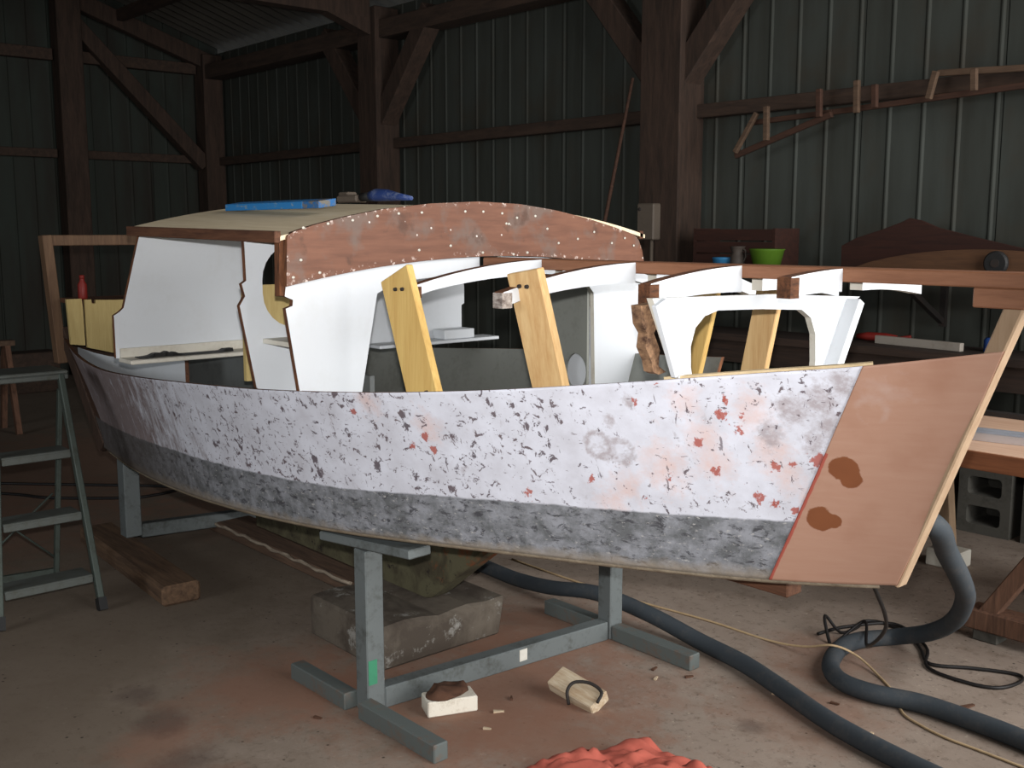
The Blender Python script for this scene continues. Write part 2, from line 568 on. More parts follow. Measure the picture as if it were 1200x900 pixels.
def rounded(cx, cy, hx, hy, r, k=6):
    pts = []
    for sx, sy, a0 in ((1, 1, 0), (-1, 1, 90), (-1, -1, 180), (1, -1, 270)):
        for i in range(k + 1):
            a = math.radians(a0 + 90 * i / k)
            pts.append((cx + sx * (hx - r) + r * math.cos(a), cy + sy * (hy - r) + r * math.sin(a)))
    return pts


def lathe(bm, prof, c, seg=20, mi=0):
    rings = [[bm.verts.new((c[0] + r * math.cos(2 * math.pi * k / seg), c[1] + r * math.sin(2 * math.pi * k / seg), c[2] + z)) for k in range(seg)] for r, z in prof]
    for a, b in zip(rings, rings[1:]):
        for k in range(seg):
            f = bm.faces.new((a[k], a[(k + 1) % seg], b[(k + 1) % seg], b[k]))
            f.material_index = mi
            f.smooth = True
    bm.faces.new(rings[0][::-1]).material_index = mi
    return rings


NB = bmesh.new


def one(name, fn, mats, parent=None, **k):
    bm = NB()
    fn(bm)
    return obj(name, bm, mats, parent, **k)


def boxo(name, x0, x1, y0, y1, z0, z1, mat, parent=None, **k):
    return one(name, lambda bm: box(bm, x0, x1, y0, y1, z0, z1), mat, parent, **k)


def baro(name, p0, p1, w, h, mat, parent=None, up=(0, 0, 1), taper=1.0, **k):
    return one(name, lambda bm: bar(bm, p0, p1, w, h, up, 0, taper), mat, parent, **k)


# ------------------------------------------------------------------ THE BARN
WY = 6.0          # inner plane of the right wall
WX = -12.2        # inner plane of the back wall
EAVE, RIDGE = 3.62, 5.6

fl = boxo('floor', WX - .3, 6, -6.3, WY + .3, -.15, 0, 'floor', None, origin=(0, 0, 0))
tag(fl, kind='structure')


def ribbed(bm, along, z_at, w=.86, ribs=4, out=-1, wave=.215):
    """a profiled steel sheet: ribs every 21.5 cm; along(u, depth) -> (x, y)"""
    prof = []
    for i in range(ribs):
        u = i * wave
        prof += [(u, 0), (u + .166, 0), (u + .179, .007), (u + .187, .007), (u + .200, 0)]
    prof.append((w + .005, 0.0))
    lo, hi = [], []
    for u, d in prof:
        x, y = along(u, d)
        lo.append(bm.verts.new((x, y, 0)))
        hi.append(bm.verts.new((x, y, z_at(u))))
    for i in range(len(prof) - 1):
        bm.faces.new((lo[i], lo[i + 1], hi[i + 1], hi[i]))


def wall(name):
    o = bpy.data.objects.new(name, None)
    link(o, None, (0, 0, 0))
    return tag(o, kind='structure')


w_right = wall('wall_right')
bm = NB()
ribbed(bm, lambda u, d: (u, -d), lambda u: EAVE + .05)
first = obj('metal_sheet', bm, 'sheet', w_right, origin=(0, 0, 0))
first.location = (WX, WY, 0)
x = WX + .86
while x < 1.5:
    c = first.copy()
    COL.objects.link(c)
    c.parent = w_right
    c.location = (x, WY, 0)
    x += .86
w_left = wall('wall_left')
x = WX
while x < 1.5:
    c = first.copy()
    COL.objects.link(c)
    c.parent = w_left
    c.location = (x + .86, -6.0, 0)
    c.rotation_euler = (0, 0, math.pi)
    x += .86
w_back = wall('wall_back')
y = -6.0
roof_z = lambda yy: RIDGE - (RIDGE - EAVE) * abs(yy) / 6.0
while y < WY - .01:
    bm = NB()
    ribbed(bm, lambda u, d, y=y: (WX + d, y + u), lambda u, y=y: roof_z(min(y + u, 6)) + .14)
    obj('metal_sheet', bm, 'sheet_shaded', w_back, origin=(WX, y, 0))
    y += .86
w_front = one('wall_front', lambda bm: (box(bm, 1.6, 1.7, -6, 1.9, 0, RIDGE), box(bm, 1.6, 1.7, 5.7, 6, 0, RIDGE), box(bm, 1.6, 1.7, 1.9, 5.7, 4.25, RIDGE)), 'sheet', None, origin=(1.6, 0, 0))
tag(w_front, kind='structure')

# timber frame of the right wall
POSTX = (-8.52, -4.96, -1.3)
for px in POSTX:
    wpost = .36 if px == -4.96 else .30
    boxo('timber_post', px - wpost / 2, px + wpost / 2, WY - .30, WY - .04, 0, EAVE, 'timber', w_right, bevel=.008)
    for sgn in (-1, 1):
        baro('knee_brace', (px + sgn * .10, WY - .17, 2.62), (px + sgn * .86, WY - .17, 3.50), .17, .17, 'timber', w_right, up=(0, 1, 0), bevel=.006)
boxo('timber_post', WX + .04, WX + .28, WY - .28, WY - .04, 0, EAVE, 'timber', w_right, bevel=.008)
edges = [WX + .1] + list(POSTX) + [1.5]
for a, b in zip(edges, edges[1:]):
    boxo('girt', a + .02, b - .02, WY - .12, WY - .03, 2.36, 2.45, 'timber_x', w_right, bevel=.005)
boxo('wall_plate', WX + .1, 1.5, WY - .26, WY - .04, 3.34, 3.50, 'timber_x', w_right, bevel=.006)
# timber frame of the back wall
for yy in (4.23, 1.2, -2.2):
    boxo('timber_post', WX + .04, WX + .26, yy - .13, yy + .13, 0, roof_z(yy) - .05, 'timber', w_back, bevel=.008)
for a, b in ((4.38, 5.7), (1.34, 4.08), (-2.06, 1.06)):
    boxo('girt', WX + .04, WX + .12, a, b, 2.38, 2.47, 'timber_x', w_back, bevel=.005)
    boxo('girt', WX + .04, WX + .14, a, b, 3.40, 3.52, 'timber_x', w_back, bevel=.005)
baro('knee_brace', (WX + .16, 5.74, 2.36), (WX + .16, 4.3, 3.80), .16, .16, 'timber', w_back, up=(1, 0, 0), bevel=.006)
baro('rafter', (WX + .16, 5.9, EAVE - .10), (WX + .16, 0, RIDGE - .10), .12, .18, 'timber', w_back, bevel=.006)

# roof
ceil = wall('ceiling')
for side in (1, -1):
    x = WX - .1
    bm = NB()  # roof sheets run past the walls
    prof = []
    for i in range(6):
        u = i * .18
        prof += [(u, 0), (u + .06, .035), (u + .12, .035)]
    prof.append((1.085, 0))
    lo = [bm.verts.new((u, side * 6.3, EAVE - .05 + d)) for u, d in prof]
    hi = [bm.verts.new((u, 0, RIDGE + .05 + d)) for u, d in prof]
    for i in range(len(prof) - 1):
        bm.faces.new((lo[i], lo[i + 1], hi[i + 1], hi[i]))
    fs = obj('roof_sheet', bm, 'roof_sheet', ceil, origin=(0, 0, 0))
    fs.location = (x, 0, .06)
    for k in range(1, 14):
        c = fs.copy()
        COL.objects.link(c)
        c.parent = ceil
        c.location = (x + 1.08 * k, 0, .06)
    for yy in (1.2, 2.4, 3.6, 4.8):
        z = roof_z(yy)
        boxo('purlin', WX + .05, 1.5, side * yy - .04, side * yy + .04, z - .14, z - .02, 'timber_x', ceil)
for px in POSTX:
    baro('rafter', (px, WY - .1, EAVE - .22), (px, 0, RIDGE - .24), .14, .18, 'timber', ceil)
    baro('rafter', (px, -WY + .1, EAVE - .22), (px, 0, RIDGE - .24), .14, .18, 'timber', ceil)
    boxo('tie_beam', px - .07, px + .07, -5.9, 5.7, 3.52, 3.72, 'timber', ceil)

# ------------------------------------------------------------------ THE BOAT
YC = 2.46
SH = [(-1.075, 2.440, 1.327), (-1.197, 2.374, 1.305), (-1.361, 2.282, 1.277), (-1.537, 2.188, 1.254), (-1.727, 2.094, 1.228), (-1.936, 2.0, 1.2), (-2.164, 1.902, 1.171),
      (-2.424, 1.806, 1.143), (-2.631, 1.74, 1.124), (-2.911, 1.672, 1.103), (-3.128, 1.64, 1.088), (-3.403, 1.622, 1.072), (-3.748, 1.622, 1.05), (-4.258, 1.664, 1.015),
      (-4.87, 1.748, .985), (-5.42, 1.846, 1.0), (-5.83, 1.94, 1.04)]
CH = [(-1.303, 2.438, .715), (-1.435, 2.372, .701), (-1.589, 2.294, .69), (-1.801, 2.202, .679), (-2.031, 2.106, .67), (-2.283, 2.006, .662), (-2.567, 1.906, .649),
      (-2.906, 1.812, .630), (-3.261, 1.758, .611), (-3.685, 1.74, .588), (-4.138, 1.77, .559), (-4.815, 1.86, .522), (-5.35, 1.95, .51)]
WLN = [(-5.83, .65), (-5.2, .672), (-4.5, .712), (-3.93, .746), (-3.26, .77), (-2.83, .786), (-2.5, .812), (-2.2, .829), (-1.96, .838), (-1.74, .848), (-1.5, .862), (-1.0, .88)]
KL = [(-1.303, .712), (-1.62, .655), (-2.0, .60), (-2.9, .49), (-4.0, .43), (-5.35, .46)]


def herm(T, k, x):
    T = sorted(T)
    X = np.array([t[0] for t in T])
    B = np.array([t[k] for t in T])
    x = min(max(x, X[0]), X[-1])
    i = int(min(max(np.searchsorted(X, x) - 1, 0), len(X) - 2))
    h = X[i + 1] - X[i]
    t = (x - X[i]) / h
    m = np.gradient(B, X)
    return float((2 * t ** 3 - 3 * t * t + 1) * B[i] + (t ** 3 - 2 * t * t + t) * h * m[i] + (-2 * t ** 3 + 3 * t * t) * B[i + 1] + (t ** 3 - t * t) * h * m[i + 1])


def hullp(s, t):
    xs = -5.83 + s * (5.83 - 1.075)
    xc = -5.35 + s * (5.35 - 1.303)
    a = Vector((xc, herm(CH, 1, xc), herm(CH, 2, xc)))
    b = Vector((xs, herm(SH, 1, xs), herm(SH, 2, xs)))
    p = a.lerp(b, t)
    p.y += .010 * math.sin(math.pi * t)          # a touch of hollow flare
    return p


RED = [(a, b, r * .8) for a, b, r in [(-1.655, 1.135, .0156), (-1.623, 1.097, .013), (-1.607, 1.137, .0104), (-1.55, 1.005, .013), (-1.451, 1.033, .0208), (-1.594, .92, .0156), (-1.559, .907, .013),
       (-2.194, .861, .013), (-2.474, 1.002, .013), (-2.533, .966, .013), (-2.463, .963, .013), (-2.707, 1.058, .0104), (-2.007, .924, .0104), (-1.87, .883, .0078),
       (-1.72, 1.054, .013), (-1.512, 1.016, .0104), (-1.688, .983, .013), (-1.514, .889, .0104), (-1.854, 1.16, .0104), (-1.806, .951, .0104), (-1.638, 1.175, .0104), (-1.79, 1.21, .0078)]]
PINK = [(-1.691, 1.01, .0468), (-1.812, .979, .0572), (-1.962, .859, .0416), (-1.919, .914, .0364), (-1.556, 1.046, .0468), (-1.483, .927, .026), (-1.735, 1.168, .0364),
        (-2.641, 1.097, .0364), (-2.456, 1.035, .0364), (-1.707, 1.079, .0416), (-1.583, 1.156, .0416), (-1.525, .98, .0364)]
GREY = [(a, b, r * .7) for a, b, r in [(-1.927, 1.102, .0182), (-1.869, 1.158, .0182), (-1.5, 1.162, .0416), (-1.436, 1.188, .0416), (-1.552, 1.092, .0364), (-1.462, 1.076, .0312), (-1.39, 1.233, .0364), (-1.423, 1.123, .0312)]]
RING = [(-1.971, 1.026, .036), (-1.914, 1.012, .034)]
DARK = [(a, b, r * .62) for a, b, r in [(-2.532, 1.067, .0208), (-2.529, 1.028, .0182), (-2.384, 1.001, .0182), (-2.244, 1.125, .0182), (-2.236, 1.094, .013), (-2.948, .875, .0208), (-2.938, .83, .026),
        (-2.681, .888, .0208), (-2.646, 1.016, .0156), (-2.549, .863, .0156), (-2.153, 1.064, .0156), (-2.1, 1.061, .013), (-2.337, .956, .013), (-2.622, .986, .013), (-2.64, 1.145, .0208),
        (-2.176, 1.121, .0104), (-2.052, 1.085, .013), (-3.542, .84, .0208), (-3.207, .935, .0156), (-3.025, 1.031, .0156), (-3.013, .916, .0156)]]
BOWDARK = [(-1.402, 1.014, .030), (-1.388, .988, .022), (-1.46, .876, .028), (-1.434, .872, .018)]


def blob(L, x, z, kz=1.3):
    v = 0.0
    for bx, bz, r in L:
        d2 = ((x - bx) / r) ** 2 + ((z - bz) / (r * kz)) ** 2
        if d2 < 9: v = max(v, math.exp(-d2 * .6))
    return v


def ring(L, x, z):
    v = 0.0
    for bx, bz, r in L:
        d = math.hypot(x - bx, (z - bz) / 1.15) / r
        v = max(v, math.exp(-((d - .85) / .22) ** 2))
    return v


def sheet(name, fs, ft, ns, nt, side, mats, parent, spots=None, off=0.0, thick=.018, label=None):
    """a bent hull plank with thickness. side -1: starboard (towards the door), +1: port mirror"""
    bm = NB()
    uvl = bm.loops.layers.uv.new('UVMap')
    la = bm.verts.layers.float_color.new('spots')
    lb = bm.verts.layers.float_color.new('stain')
    G = {}
    info = {}
    for lay in (0, 1):
        for i in range(ns + 1):
            for j in range(nt + 1):
                t = ft[0] + (ft[1] - ft[0]) * j / nt
                s0, s1 = fs(t)
                s = s0 + (s1 - s0) * i / ns
                p = hullp(s, t)
                y = p.y - off if lay == 0 else min(p.y + thick, YC)
                if side > 0: y = 2 * YC - y
                v = bm.verts.new((p.x, y, p.z))
                w = p.z - float(np.interp(p.x, [q[0] for q in WLN], [q[1] for q in WLN]))
                info[v] = (p.x + 6.0, w)
                if spots: v[la], v[lb] = spots(p.x, p.z, s, t, s0)
                G[lay, i, j] = v

    def face(q, mi):
        f = bm.faces.new(q)
        f.material_index = mi
        f.smooth = mi == 0
        for l in f.loops: l[uvl].uv = info[l.vert]
    for i in range(ns):
        for j in range(nt):
            face((G[0, i, j], G[0, i + 1, j], G[0, i + 1, j + 1], G[0, i, j + 1]), 0)
            face((G[1, i, j], G[1, i, j + 1], G[1, i + 1, j + 1], G[1, i + 1, j]), 1)
    for i in range(ns):
        face((G[0, i, nt], G[0, i + 1, nt], G[1, i + 1, nt], G[1, i, nt]), 2)
        face((G[0, i, 0], G[1, i, 0], G[1, i + 1, 0], G[0, i + 1, 0]), 2)
    for j in range(nt):
        face((G[0, 0, j], G[0, 0, j + 1], G[1, 0, j + 1], G[1, 0, j]), 2)
        face((G[0, ns, j], G[1, ns, j], G[1, ns, j + 1], G[0, ns, j + 1]), 2)
    return obj(name, bm, mats, parent, label=label)


boat = thing('sailboat', (-3.4, YC, 0.16), 'small wooden sailboat under repair with stripped white and grey hull, on steel cradles', 'boat')


def spots_main(x, z, s, t, s0):
    stern = max(0.0, min(.86, (-3.45 - x) / 1.25))
    if s < .055: stern = 1.0
    dens = math.exp(-((x + 3.0) / .9) ** 2) * .9 + .25 * math.exp(-((x + 1.6) / .3) ** 2)
    return ((blob(RED, x, z), min(1, 1.25 * blob(GREY, x, z) + ring(RING, x, z) * 1.1 + .45 * blob([(-1.95, 1.012, .05), (-1.90, 1.0, .03)], x, z, .8)), blob(DARK, x, z), 1), (blob(PINK, x, z), stern, dens, 1))


def spots_bow(x, z, s, t, s0):
    rr = ring([(-1.334, 1.168, .034)], x, z) * .32 + .5 * math.exp(-((x + 1.30) / .07) ** 2 - ((z - 1.22) / .05) ** 2)
    edge = max(0.0, 1 - (s - s0) / .0042) * (1.0 if t < .62 else .35)
    return ((blob(BOWDARK, x, z, 1.0), min(1, rr), edge, 1), (0, 0, 0, 1))


seam = lambda t: .930 + .014 * t
sheet('topside_plank', lambda t: (0.0, seam(t)), (0, 1), 420, 60, -1, ['hull', 'grey_paint', 'ply_edge'], boat, spots_main,
      label='starboard plank, white paint chipped and sanded, grey below')
sheet('bow_panel', lambda t: (seam(t), 1.0), (0, 1), 90, 90, -1, ['bow_ply', 'mahogany', 'ply_edge'], boat, spots_bow, off=.003,
      label='new bare plywood panel with dark resin spots')
sheet('topside_plank', lambda t: (0.0, .73), (0, 1), 60, 8, 1, ['grey_paint', 'grey_paint', 'ply_edge'], boat, None,
      label='grey painted port plank')

# bottom panels
for side in (-1, 1):
    bm = NB()
    ring_v = []
    ns = 40
    for i in range(ns + 1):
        s = i / ns
        p = hullp(s, 0)
        zk = herm(KL, 1, p.x)
        y = p.y if side < 0 else 2 * YC - p.y
        ring_v.append([bm.verts.new((p.x, y, p.z)), bm.verts.new((p.x, YC, zk)), bm.verts.new((p.x, YC, zk + .02)), bm.verts.new((p.x, y, p.z + .02))])
    for a, b in zip(ring_v, ring_v[1:]):
        for k in range(4):
            bm.faces.new((a[k], a[(k + 1) % 4], b[(k + 1) % 4], b[k]))
    obj('bottom_panel', bm, 'grey_paint_dark', boat)

# chine batten seen along the lower edge
bm = NB()
tube(bm, [hullp(.02 + .97 * i / 50, 0) + Vector((0, .006, -.004)) for i in range(51)], .007, 6)
obj('chine_batten', bm, 'chine_wood', boat, label='pale batten along the lower hull edge')

# inwale along the near sheer
bm = NB()
bar_pts = [hullp(.85 + .095 * i / 30, 1) + Vector((0, .034, -.004)) for i in range(31)]
for a, b in zip(bar_pts, bar_pts[1:]):
    bar(bm, a, b, .026, .022)
obj('inwale', bm, 'cream_wood', boat, label='cream batten inside the sheer')

# stem, keel, keel batten
bm = NB()
bar(bm, (-1.324, 2.463, .712), (-1.045, 2.463, 1.4705), .045, .044, up=(1, 0, 0))
obj('stem', bm, 'stem_wood', boat, bevel=.004, label='pale wood stem strip')
prism(bm := NB(), [(-4.65, .165), (-3.245, .165), (-2.80, .50), (-4.7, .47)], 'y', YC - .05, YC + .05)
obj('keel', bm, 'keel', boat, bevel=.012, label='rusty greenish ballast keel')
boxo('keel_batten', -2.2, -1.615, YC - .035, YC + .035, .60, .66, 'mahogany_dark', boat, bevel=.004)
# transom (raked) and the old stern frame above it
bm = NB()
a0, a1 = hullp(0, 0), hullp(0, 1)
ptm = []
for p in (a0, a1):
    for y in (p.y + .01, 2 * YC - p.y - .01):
        ptm.append(Vector((p.x + .004, y, p.z)))
q = [ptm[0], ptm[1], ptm[3], ptm[2]]
f0 = [bm.verts.new(v) for v in q]
f1 = [bm.verts.new(v + Vector((.022, 0, 0))) for v in q]
bm.faces.new(f0); bm.faces.new(f1[::-1])
for i in range(4): bm.faces.new((f0[i], f0[(i + 1) % 4], f1[(i + 1) % 4], f1[i]))
obj('transom', bm, ['stern_wood'], boat)
bm = NB()
bar(bm, hullp(0, 0) + Vector((-.01, .006, 0)), hullp(0, 1) + Vector((-.012, .01, .03)), .08, .036, up=(0, 1, 0))
obj('stern_post', bm, 'stern_wood', boat, bevel=.004, label='bare dark brown stern edge')
one('gudgeon', lambda bm: tube(bm, [(-5.40, 1.99, .505), (-5.47, 1.99, .488)], [.016, .022], 10), 'rubber', boat, label='small black fitting at the foot of the stern')
tf = one('stern_frame', lambda bm: (bar(bm, (-5.84, 1.925, .90), (-5.85, 1.885, 1.575), .075, .05, up=(0, 1, 0)),
                                    bar(bm, (-5.84, 2 * YC - 1.925, .90), (-5.85, 2 * YC - 1.885, 1.575), .075, .05, up=(0, 1, 0)),
                                    bar(bm, (-5.85, 1.87, 1.548), (-5.85, 2 * YC - 1.87, 1.548), .06, .055)), 'frame_wood', boat, bevel=.004, label='brown open timber frame above the transom')
boxo('cockpit_seat', -5.78, -5.32, 1.92, 2 * YC - 1.92, 1.225, 1.25, 'mahogany_dark', boat, bevel=.003)
prism(bm := NB(), [(1.80, 1.05), (1.79, 1.27), (1.862, 1.27), (1.866, 1.22), (1.868, 1.04)], 'x', -5.32, -5.30)
obj('seat_front', bm, 'yellow_ply', boat, label='yellow plywood seat front')
prism(bm := NB(), [(1.876, 1.03), (1.874, 1.265), (1.905, 1.265), (1.907, 1.245), (1.925, 1.245), (1.927, 1.262), (2.025, 1.258), (2.5, 1.258), (2.5, .97), (2.0, .995)], 'x', -5.31, -5.29)
obj('seat_front', bm, 'yellow_ply', boat, label='yellow plywood seat front')
# cockpit sides
prism(bm := NB(), [(-5.62, .90), (-5.635, 1.0), (-5.4, .990), (-5.2, .99), (-4.98, 1.0), (-4.34, 1.066), (-4.34, .82), (-5.3, .80)], 'y', 1.945, 1.962, mi_side=1)
obj('cockpit_side', bm, ['white', 'mahogany_dark'], boat, label='white painted cockpit side')
prism(bm := NB(), [(-4.95, .78), (-4.95, 1.08), (-3.20, 1.08), (-3.20, .78)], 'y', 2.13, 2.15)
obj('cockpit_side', bm, 'grey_paint_dark', boat, label='dark grey cockpit side')

# aft bulkhead, both halves with their ledges
prism(bm := NB(), [(1.662, 1.588), (1.585, 1.305), (1.57, 1.292), (1.546, 1.277), (1.546, 1.113), (2.085, 1.095), (2.085, 1.285), (2.07, 1.30), (2.10, 1.40), (2.10, 1.655), (1.9, 1.638)], 'x', -4.085, -4.065, mi_side=1)
obj('aft_bulkhead', bm, ['white', 'ply_edge'], boat)
boxo('ledge', -4.064, -3.94, 1.555, 2.09, 1.098, 1.114, 'white_warm', boat, bevel=.003)
boxo('batten', -4.064, -4.052, 1.56, 2.08, 1.115, 1.150, 'white_warm', boat)
prism(bm := NB(), [(2.70, 1.66), (2.70, 1.085), (3.245, 1.085), (3.245, 1.24), (3.262, 1.25), (3.262, 1.33), (3.22, 1.59), (3.0, 1.635)], 'x', -4.085, -4.065, mi_side=1)
obj('aft_bulkhead', bm, ['white', 'pine'], boat)
boxo('ledge', -4.064, -3.94, 2.68, 3.38, 1.075, 1.09, 'white', boat, bevel=.003)
boxo('ledge_block', -4.05, -3.96, 3.06, 3.24, 1.091, 1.135, 'white', boat, bevel=.003)

# middle bulkhead with rounded opening
hole = rounded(1.835, 1.418, .150, .136, .115)
prism(bm := NB(), [(1.625, 1.575), (1.628, 1.44), (1.612, 1.43), (1.622, 1.39), (1.602, 1.36), (1.652, 1.09), (1.72, 1.04), (2.0, 1.03), (2.0, 1.64), (1.8, 1.615)], 'x', -3.165, -3.145, [hole], mi_side=1)
obj('middle_bulkhead', bm, ['white', 'ply_edge'], boat)
boxo('locker_back', -3.52, -3.50, 1.80, 2.08, 1.06, 1.405, 'yellow_ply', boat)
boxo('shelf', -3.144, -2.95, 1.68, 1.96, 1.235, 1.25, 'white_warm', boat)
prism(bm := NB(), [(2.96, .86), (2.96, 1.45), (3.27, 1.45), (3.25, .90)], 'x', -3.165, -3.145, mi_side=1)
obj('middle_bulkhead', bm, ['grey_paint', 'ply_edge'], boat)

deck = lambda y: 1.512 - .078 * ((y - YC) / .82) ** 2
# forward cabin bulkhead with its beam to the centre line
poly = [(1.640, deck(1.64) - .004), (1.636, 1.40), (1.664, 1.388), (1.662, 1.37), (1.638, 1.362), (1.679, 1.098), (1.74, 1.05), (1.90, 1.03), (1.975, 1.395)]
poly += [(y, deck(y) - .062) for y in (2.05, 2.2, 2.41)] + [(y, deck(y) - .004) for y in (2.41, 2.3, 2.15, 2.0, 1.85, 1.74)]
prism(bm := NB(), poly, 'x', -2.935, -2.915, mi_side=1)
obj('front_bulkhead', bm, ['white', 'ply_edge'], boat)
poly = [(2.51, deck(2.51) - .004)] + [(y, deck(y) - .004) for y in (2.7, 2.9, 3.1, 3.275)] + [(3.295, 1.39), (3.285, .90), (3.0, .92), (2.985, 1.36), (2.95, 1.395)] + [(y, deck(y) - .062) for y in (2.8, 2.51)]
prism(bm := NB(), poly, 'x', -2.935, -2.915, mi_side=1)
obj('front_bulkhead', bm, ['white', 'white_warm'], boat)
# grey locker side with a round hole, white board behind it
hl = [(-2.998 + .058 * math.cos(a), 1.045 + .072 * math.sin(a)) for a in [2 * math.pi * k / 24 for k in range(24)]]
prism(bm := NB(), [(-3.144, .84), (-3.144, 1.348), (-2.936, 1.392), (-2.936, .84)], 'y', 2.972, 2.984, [hl])
obj('locker_side', bm, 'grey_paint', boat, label='grey locker side with an oval hole')
boxo('locker_liner', -3.13, -2.94, 3.03, 3.04, .86, 1.3, 'white', boat)

# deck beams: starboard half with a sawn rotten end, port half
for xb, y0, y1, h, th in ((-2.596, 1.888, 3.02, .052, .036), (-2.18, 1.885, 3.02, .064, .036), (-1.79, 2.038, 2.90, .075, .036), (-1.48, 2.19, 2.815, .060, .036)):
    for a, b, near in ((y0, 2.412, True), (2.508, y1, False)):
        ys = [a + (b - a) * i / 7 for i in range(8)]
        crown = lambda y: 1.505 - .10 * ((y - YC) / .62) ** 2 * (.82 if near else 1.1)
        hh = lambda y: h * (1 - .38 * min(1, abs(y - YC) / .5))
        poly = [(y, crown(y)) for y in ys] + [(y, crown(y) - hh(y)) for y in reversed(ys)]
        prism(bm := NB(), poly, 'x', xb - th, xb, mi_side=1)
        be = obj('deck_beam', bm, ['white', 'ply_edge' if near else 'white_warm'], boat)
        if near:
            yy = y0 - .004
            one('sawn_end', lambda bm: box(bm, xb - th - .001, xb + .002, y0 - .006, y0 + .03, crown(y0) - hh(y0) - .004, crown(y0) - .002), 'rot_white' if xb == -2.18 else 'rot', be, label='rotten sawn end')

# king plank and knee
boxo('king_plank', -2.90, -1.02, 2.412, 2.508, 1.471, 1.506, 'mahogany', boat, bevel=.003, label='bare brown plank along the centre line')
boxo('stem_knee', -1.150, -1.03, 2.425, 2.495, 1.424, 1.4705, 'mahogany', boat, bevel=.003)
one('knee_extension', lambda bm: box(bm, -1.03, -.93, 2.425, 2.495, 1.424, 1.506), 'mahogany', boat, bevel=.003)

# forward bulkhead with the big opening
hole = [(2.21, 1.02), (2.148, 1.25), (2.145, 1.305), (2.163, 1.352), (2.20, 1.38), (2.255, 1.392), (2.45, 1.386), (2.638, 1.375), (2.685, 1.350), (2.712, 1.30), (2.718, 1.22), (2.70, 1.02)]
prism(bm := NB(), [(1.994, 1.434), (2.100, 1.225), (2.19, .98), (2.72, .98), (2.815, 1.195), (2.93, 1.395), (2.946, 1.40), (2.5, 1.425)], 'x', -1.765, -1.745, [hole], mi_side=1)
obj('forward_bulkhead', bm, ['white', 'white_warm'], boat)
bm = NB()
bar(bm, (-1.735, 2.008, 1.425), (-1.735, 2.088, 1.240), .018, .045, up=(0, 1, .4))
obj('cleat', bm, 'white', boat, bevel=.002)
bm = NB()
bar(bm, (-1.725, 2.885, 1.392), (-1.725, 2.755, 1.16), .05, .03, up=(0, 1, .5))
obj('cleat', bm, 'white', boat, bevel=.002)
prism(bm := NB(), [(1.976, 1.416), (2.034, 1.42), (2.045, 1.37), (2.028, 1.345), (2.052, 1.30), (2.048, 1.26), (2.078, 1.242), (2.05, 1.238), (2.028, 1.246), (2.020, 1.275), (1.998, 1.31), (2.004, 1.345), (1.984, 1.37)], 'x', -1.80, -1.768)
obj('rotten_frame', bm, 'rot_tan', boat, label='crumbling brown plywood frame edge')

# loose battens screwed on as braces
bm = NB(); bar(bm, (-2.505, 1.868, 1.09), (-2.664, 1.876, 1.472), .150, .024, up=(0, 1, 0))
b1 = obj('brace_board', bm, 'yellow_wood', boat, bevel=.003, label='yellow batten braced between sheer and deck beam')
bm = NB(); bar(bm, (-2.105, 2.005, 1.13), (-2.160, 1.945, 1.492), .128, .026, up=(0, 1, 0))
b2 = obj('brace_board', bm, 'pine', boat, bevel=.003, label='pale pine batten braced between sheer and deck beam')
bm = NB(); bar(bm, (-2.14, 2.93, 1.0), (-2.05, 2.93, 1.45), .095, .024, up=(0, 1, 0))
obj('brace_board', bm, 'pine', boat, bevel=.003)
bm = NB(); bar(bm, (-2.41, 2.93, 1.0), (-2.30, 2.93, 1.45), .095, .024, up=(0, 1, 0))
obj('brace_board', bm, 'yellow_wood', boat, bevel=.003)
for b, pts in ((b1, ((-2.64, 1.853, 1.425), (-2.605, 1.853, 1.427), (-2.49, 1.853, 1.13))), (b2, ((-2.165, 1.928, 1.45), (-2.135, 1.928, 1.45)))):
    for p in pts:
        one('screw', lambda bm: bmesh.ops.create_cone(bm, cap_ends=True, segments=8, radius1=.006, radius2=.005, depth=.008, matrix=Matrix.Translation(p) @ Matrix.Rotation(math.pi / 2, 4, 'X')), 'dark_iron', b)

# cabin front: arched brown panel (grid so that the edge can carry the torn paint)
top = [(1.645, 1.578), (1.66, 1.592), (1.75, 1.618), (1.87, 1.645), (2.0, 1.668), (2.2, 1.690), (2.41, 1.700), (2.6, 1.694), (2.78, 1.674), (2.95, 1.645), (3.1, 1.612), (3.19, 1.590), (3.235, 1.572), (3.262, 1.52)]
bm = NB()
le = bm.verts.layers.float_color.new('edge')
G = {}
NY, NZ = 80, 16
for lay in (0, 1):
    for i in range(NY + 1):
        y = 1.632 + (3.262 - 1.632) * i / NY
        zt = float(np.interp(y, [p[0] for p in top], [p[1] for p in top]))
        zb = deck(y) - .002
        for j in range(NZ + 1):
            k = j / NZ
            lean = -.02 * k
            v = bm.verts.new((-2.895 + lean - .022 * lay, y + (.018 * k if i == 0 else 0), zb + (zt - zb) * k))
            d = min(k * (zt - zb), (1 - k) * (zt - zb) + .006, y - 1.632, 3.262 - y)
            v[le] = (max(0, 1 - d / .035),) * 3 + (1,)
            G[lay, i, j] = v
for i in range(NY):
    for j in range(NZ):
        bm.faces.new((G[0, i, j], G[0, i + 1, j], G[0, i + 1, j + 1], G[0, i, j + 1]))
        bm.faces.new((G[1, i, j], G[1, i, j + 1], G[1, i + 1, j + 1], G[1, i + 1, j]))
    for j in (0, NZ):
        bm.faces.new((G[0, i, j], G[0, i + 1, j], G[1, i + 1, j], G[1, i, j])).material_index = 1
for j in range(NZ):
    for i in (0, NY):
        bm.faces.new((G[0, i, j], G[0, i, j + 1], G[1, i, j + 1], G[1, i, j])).material_index = 1
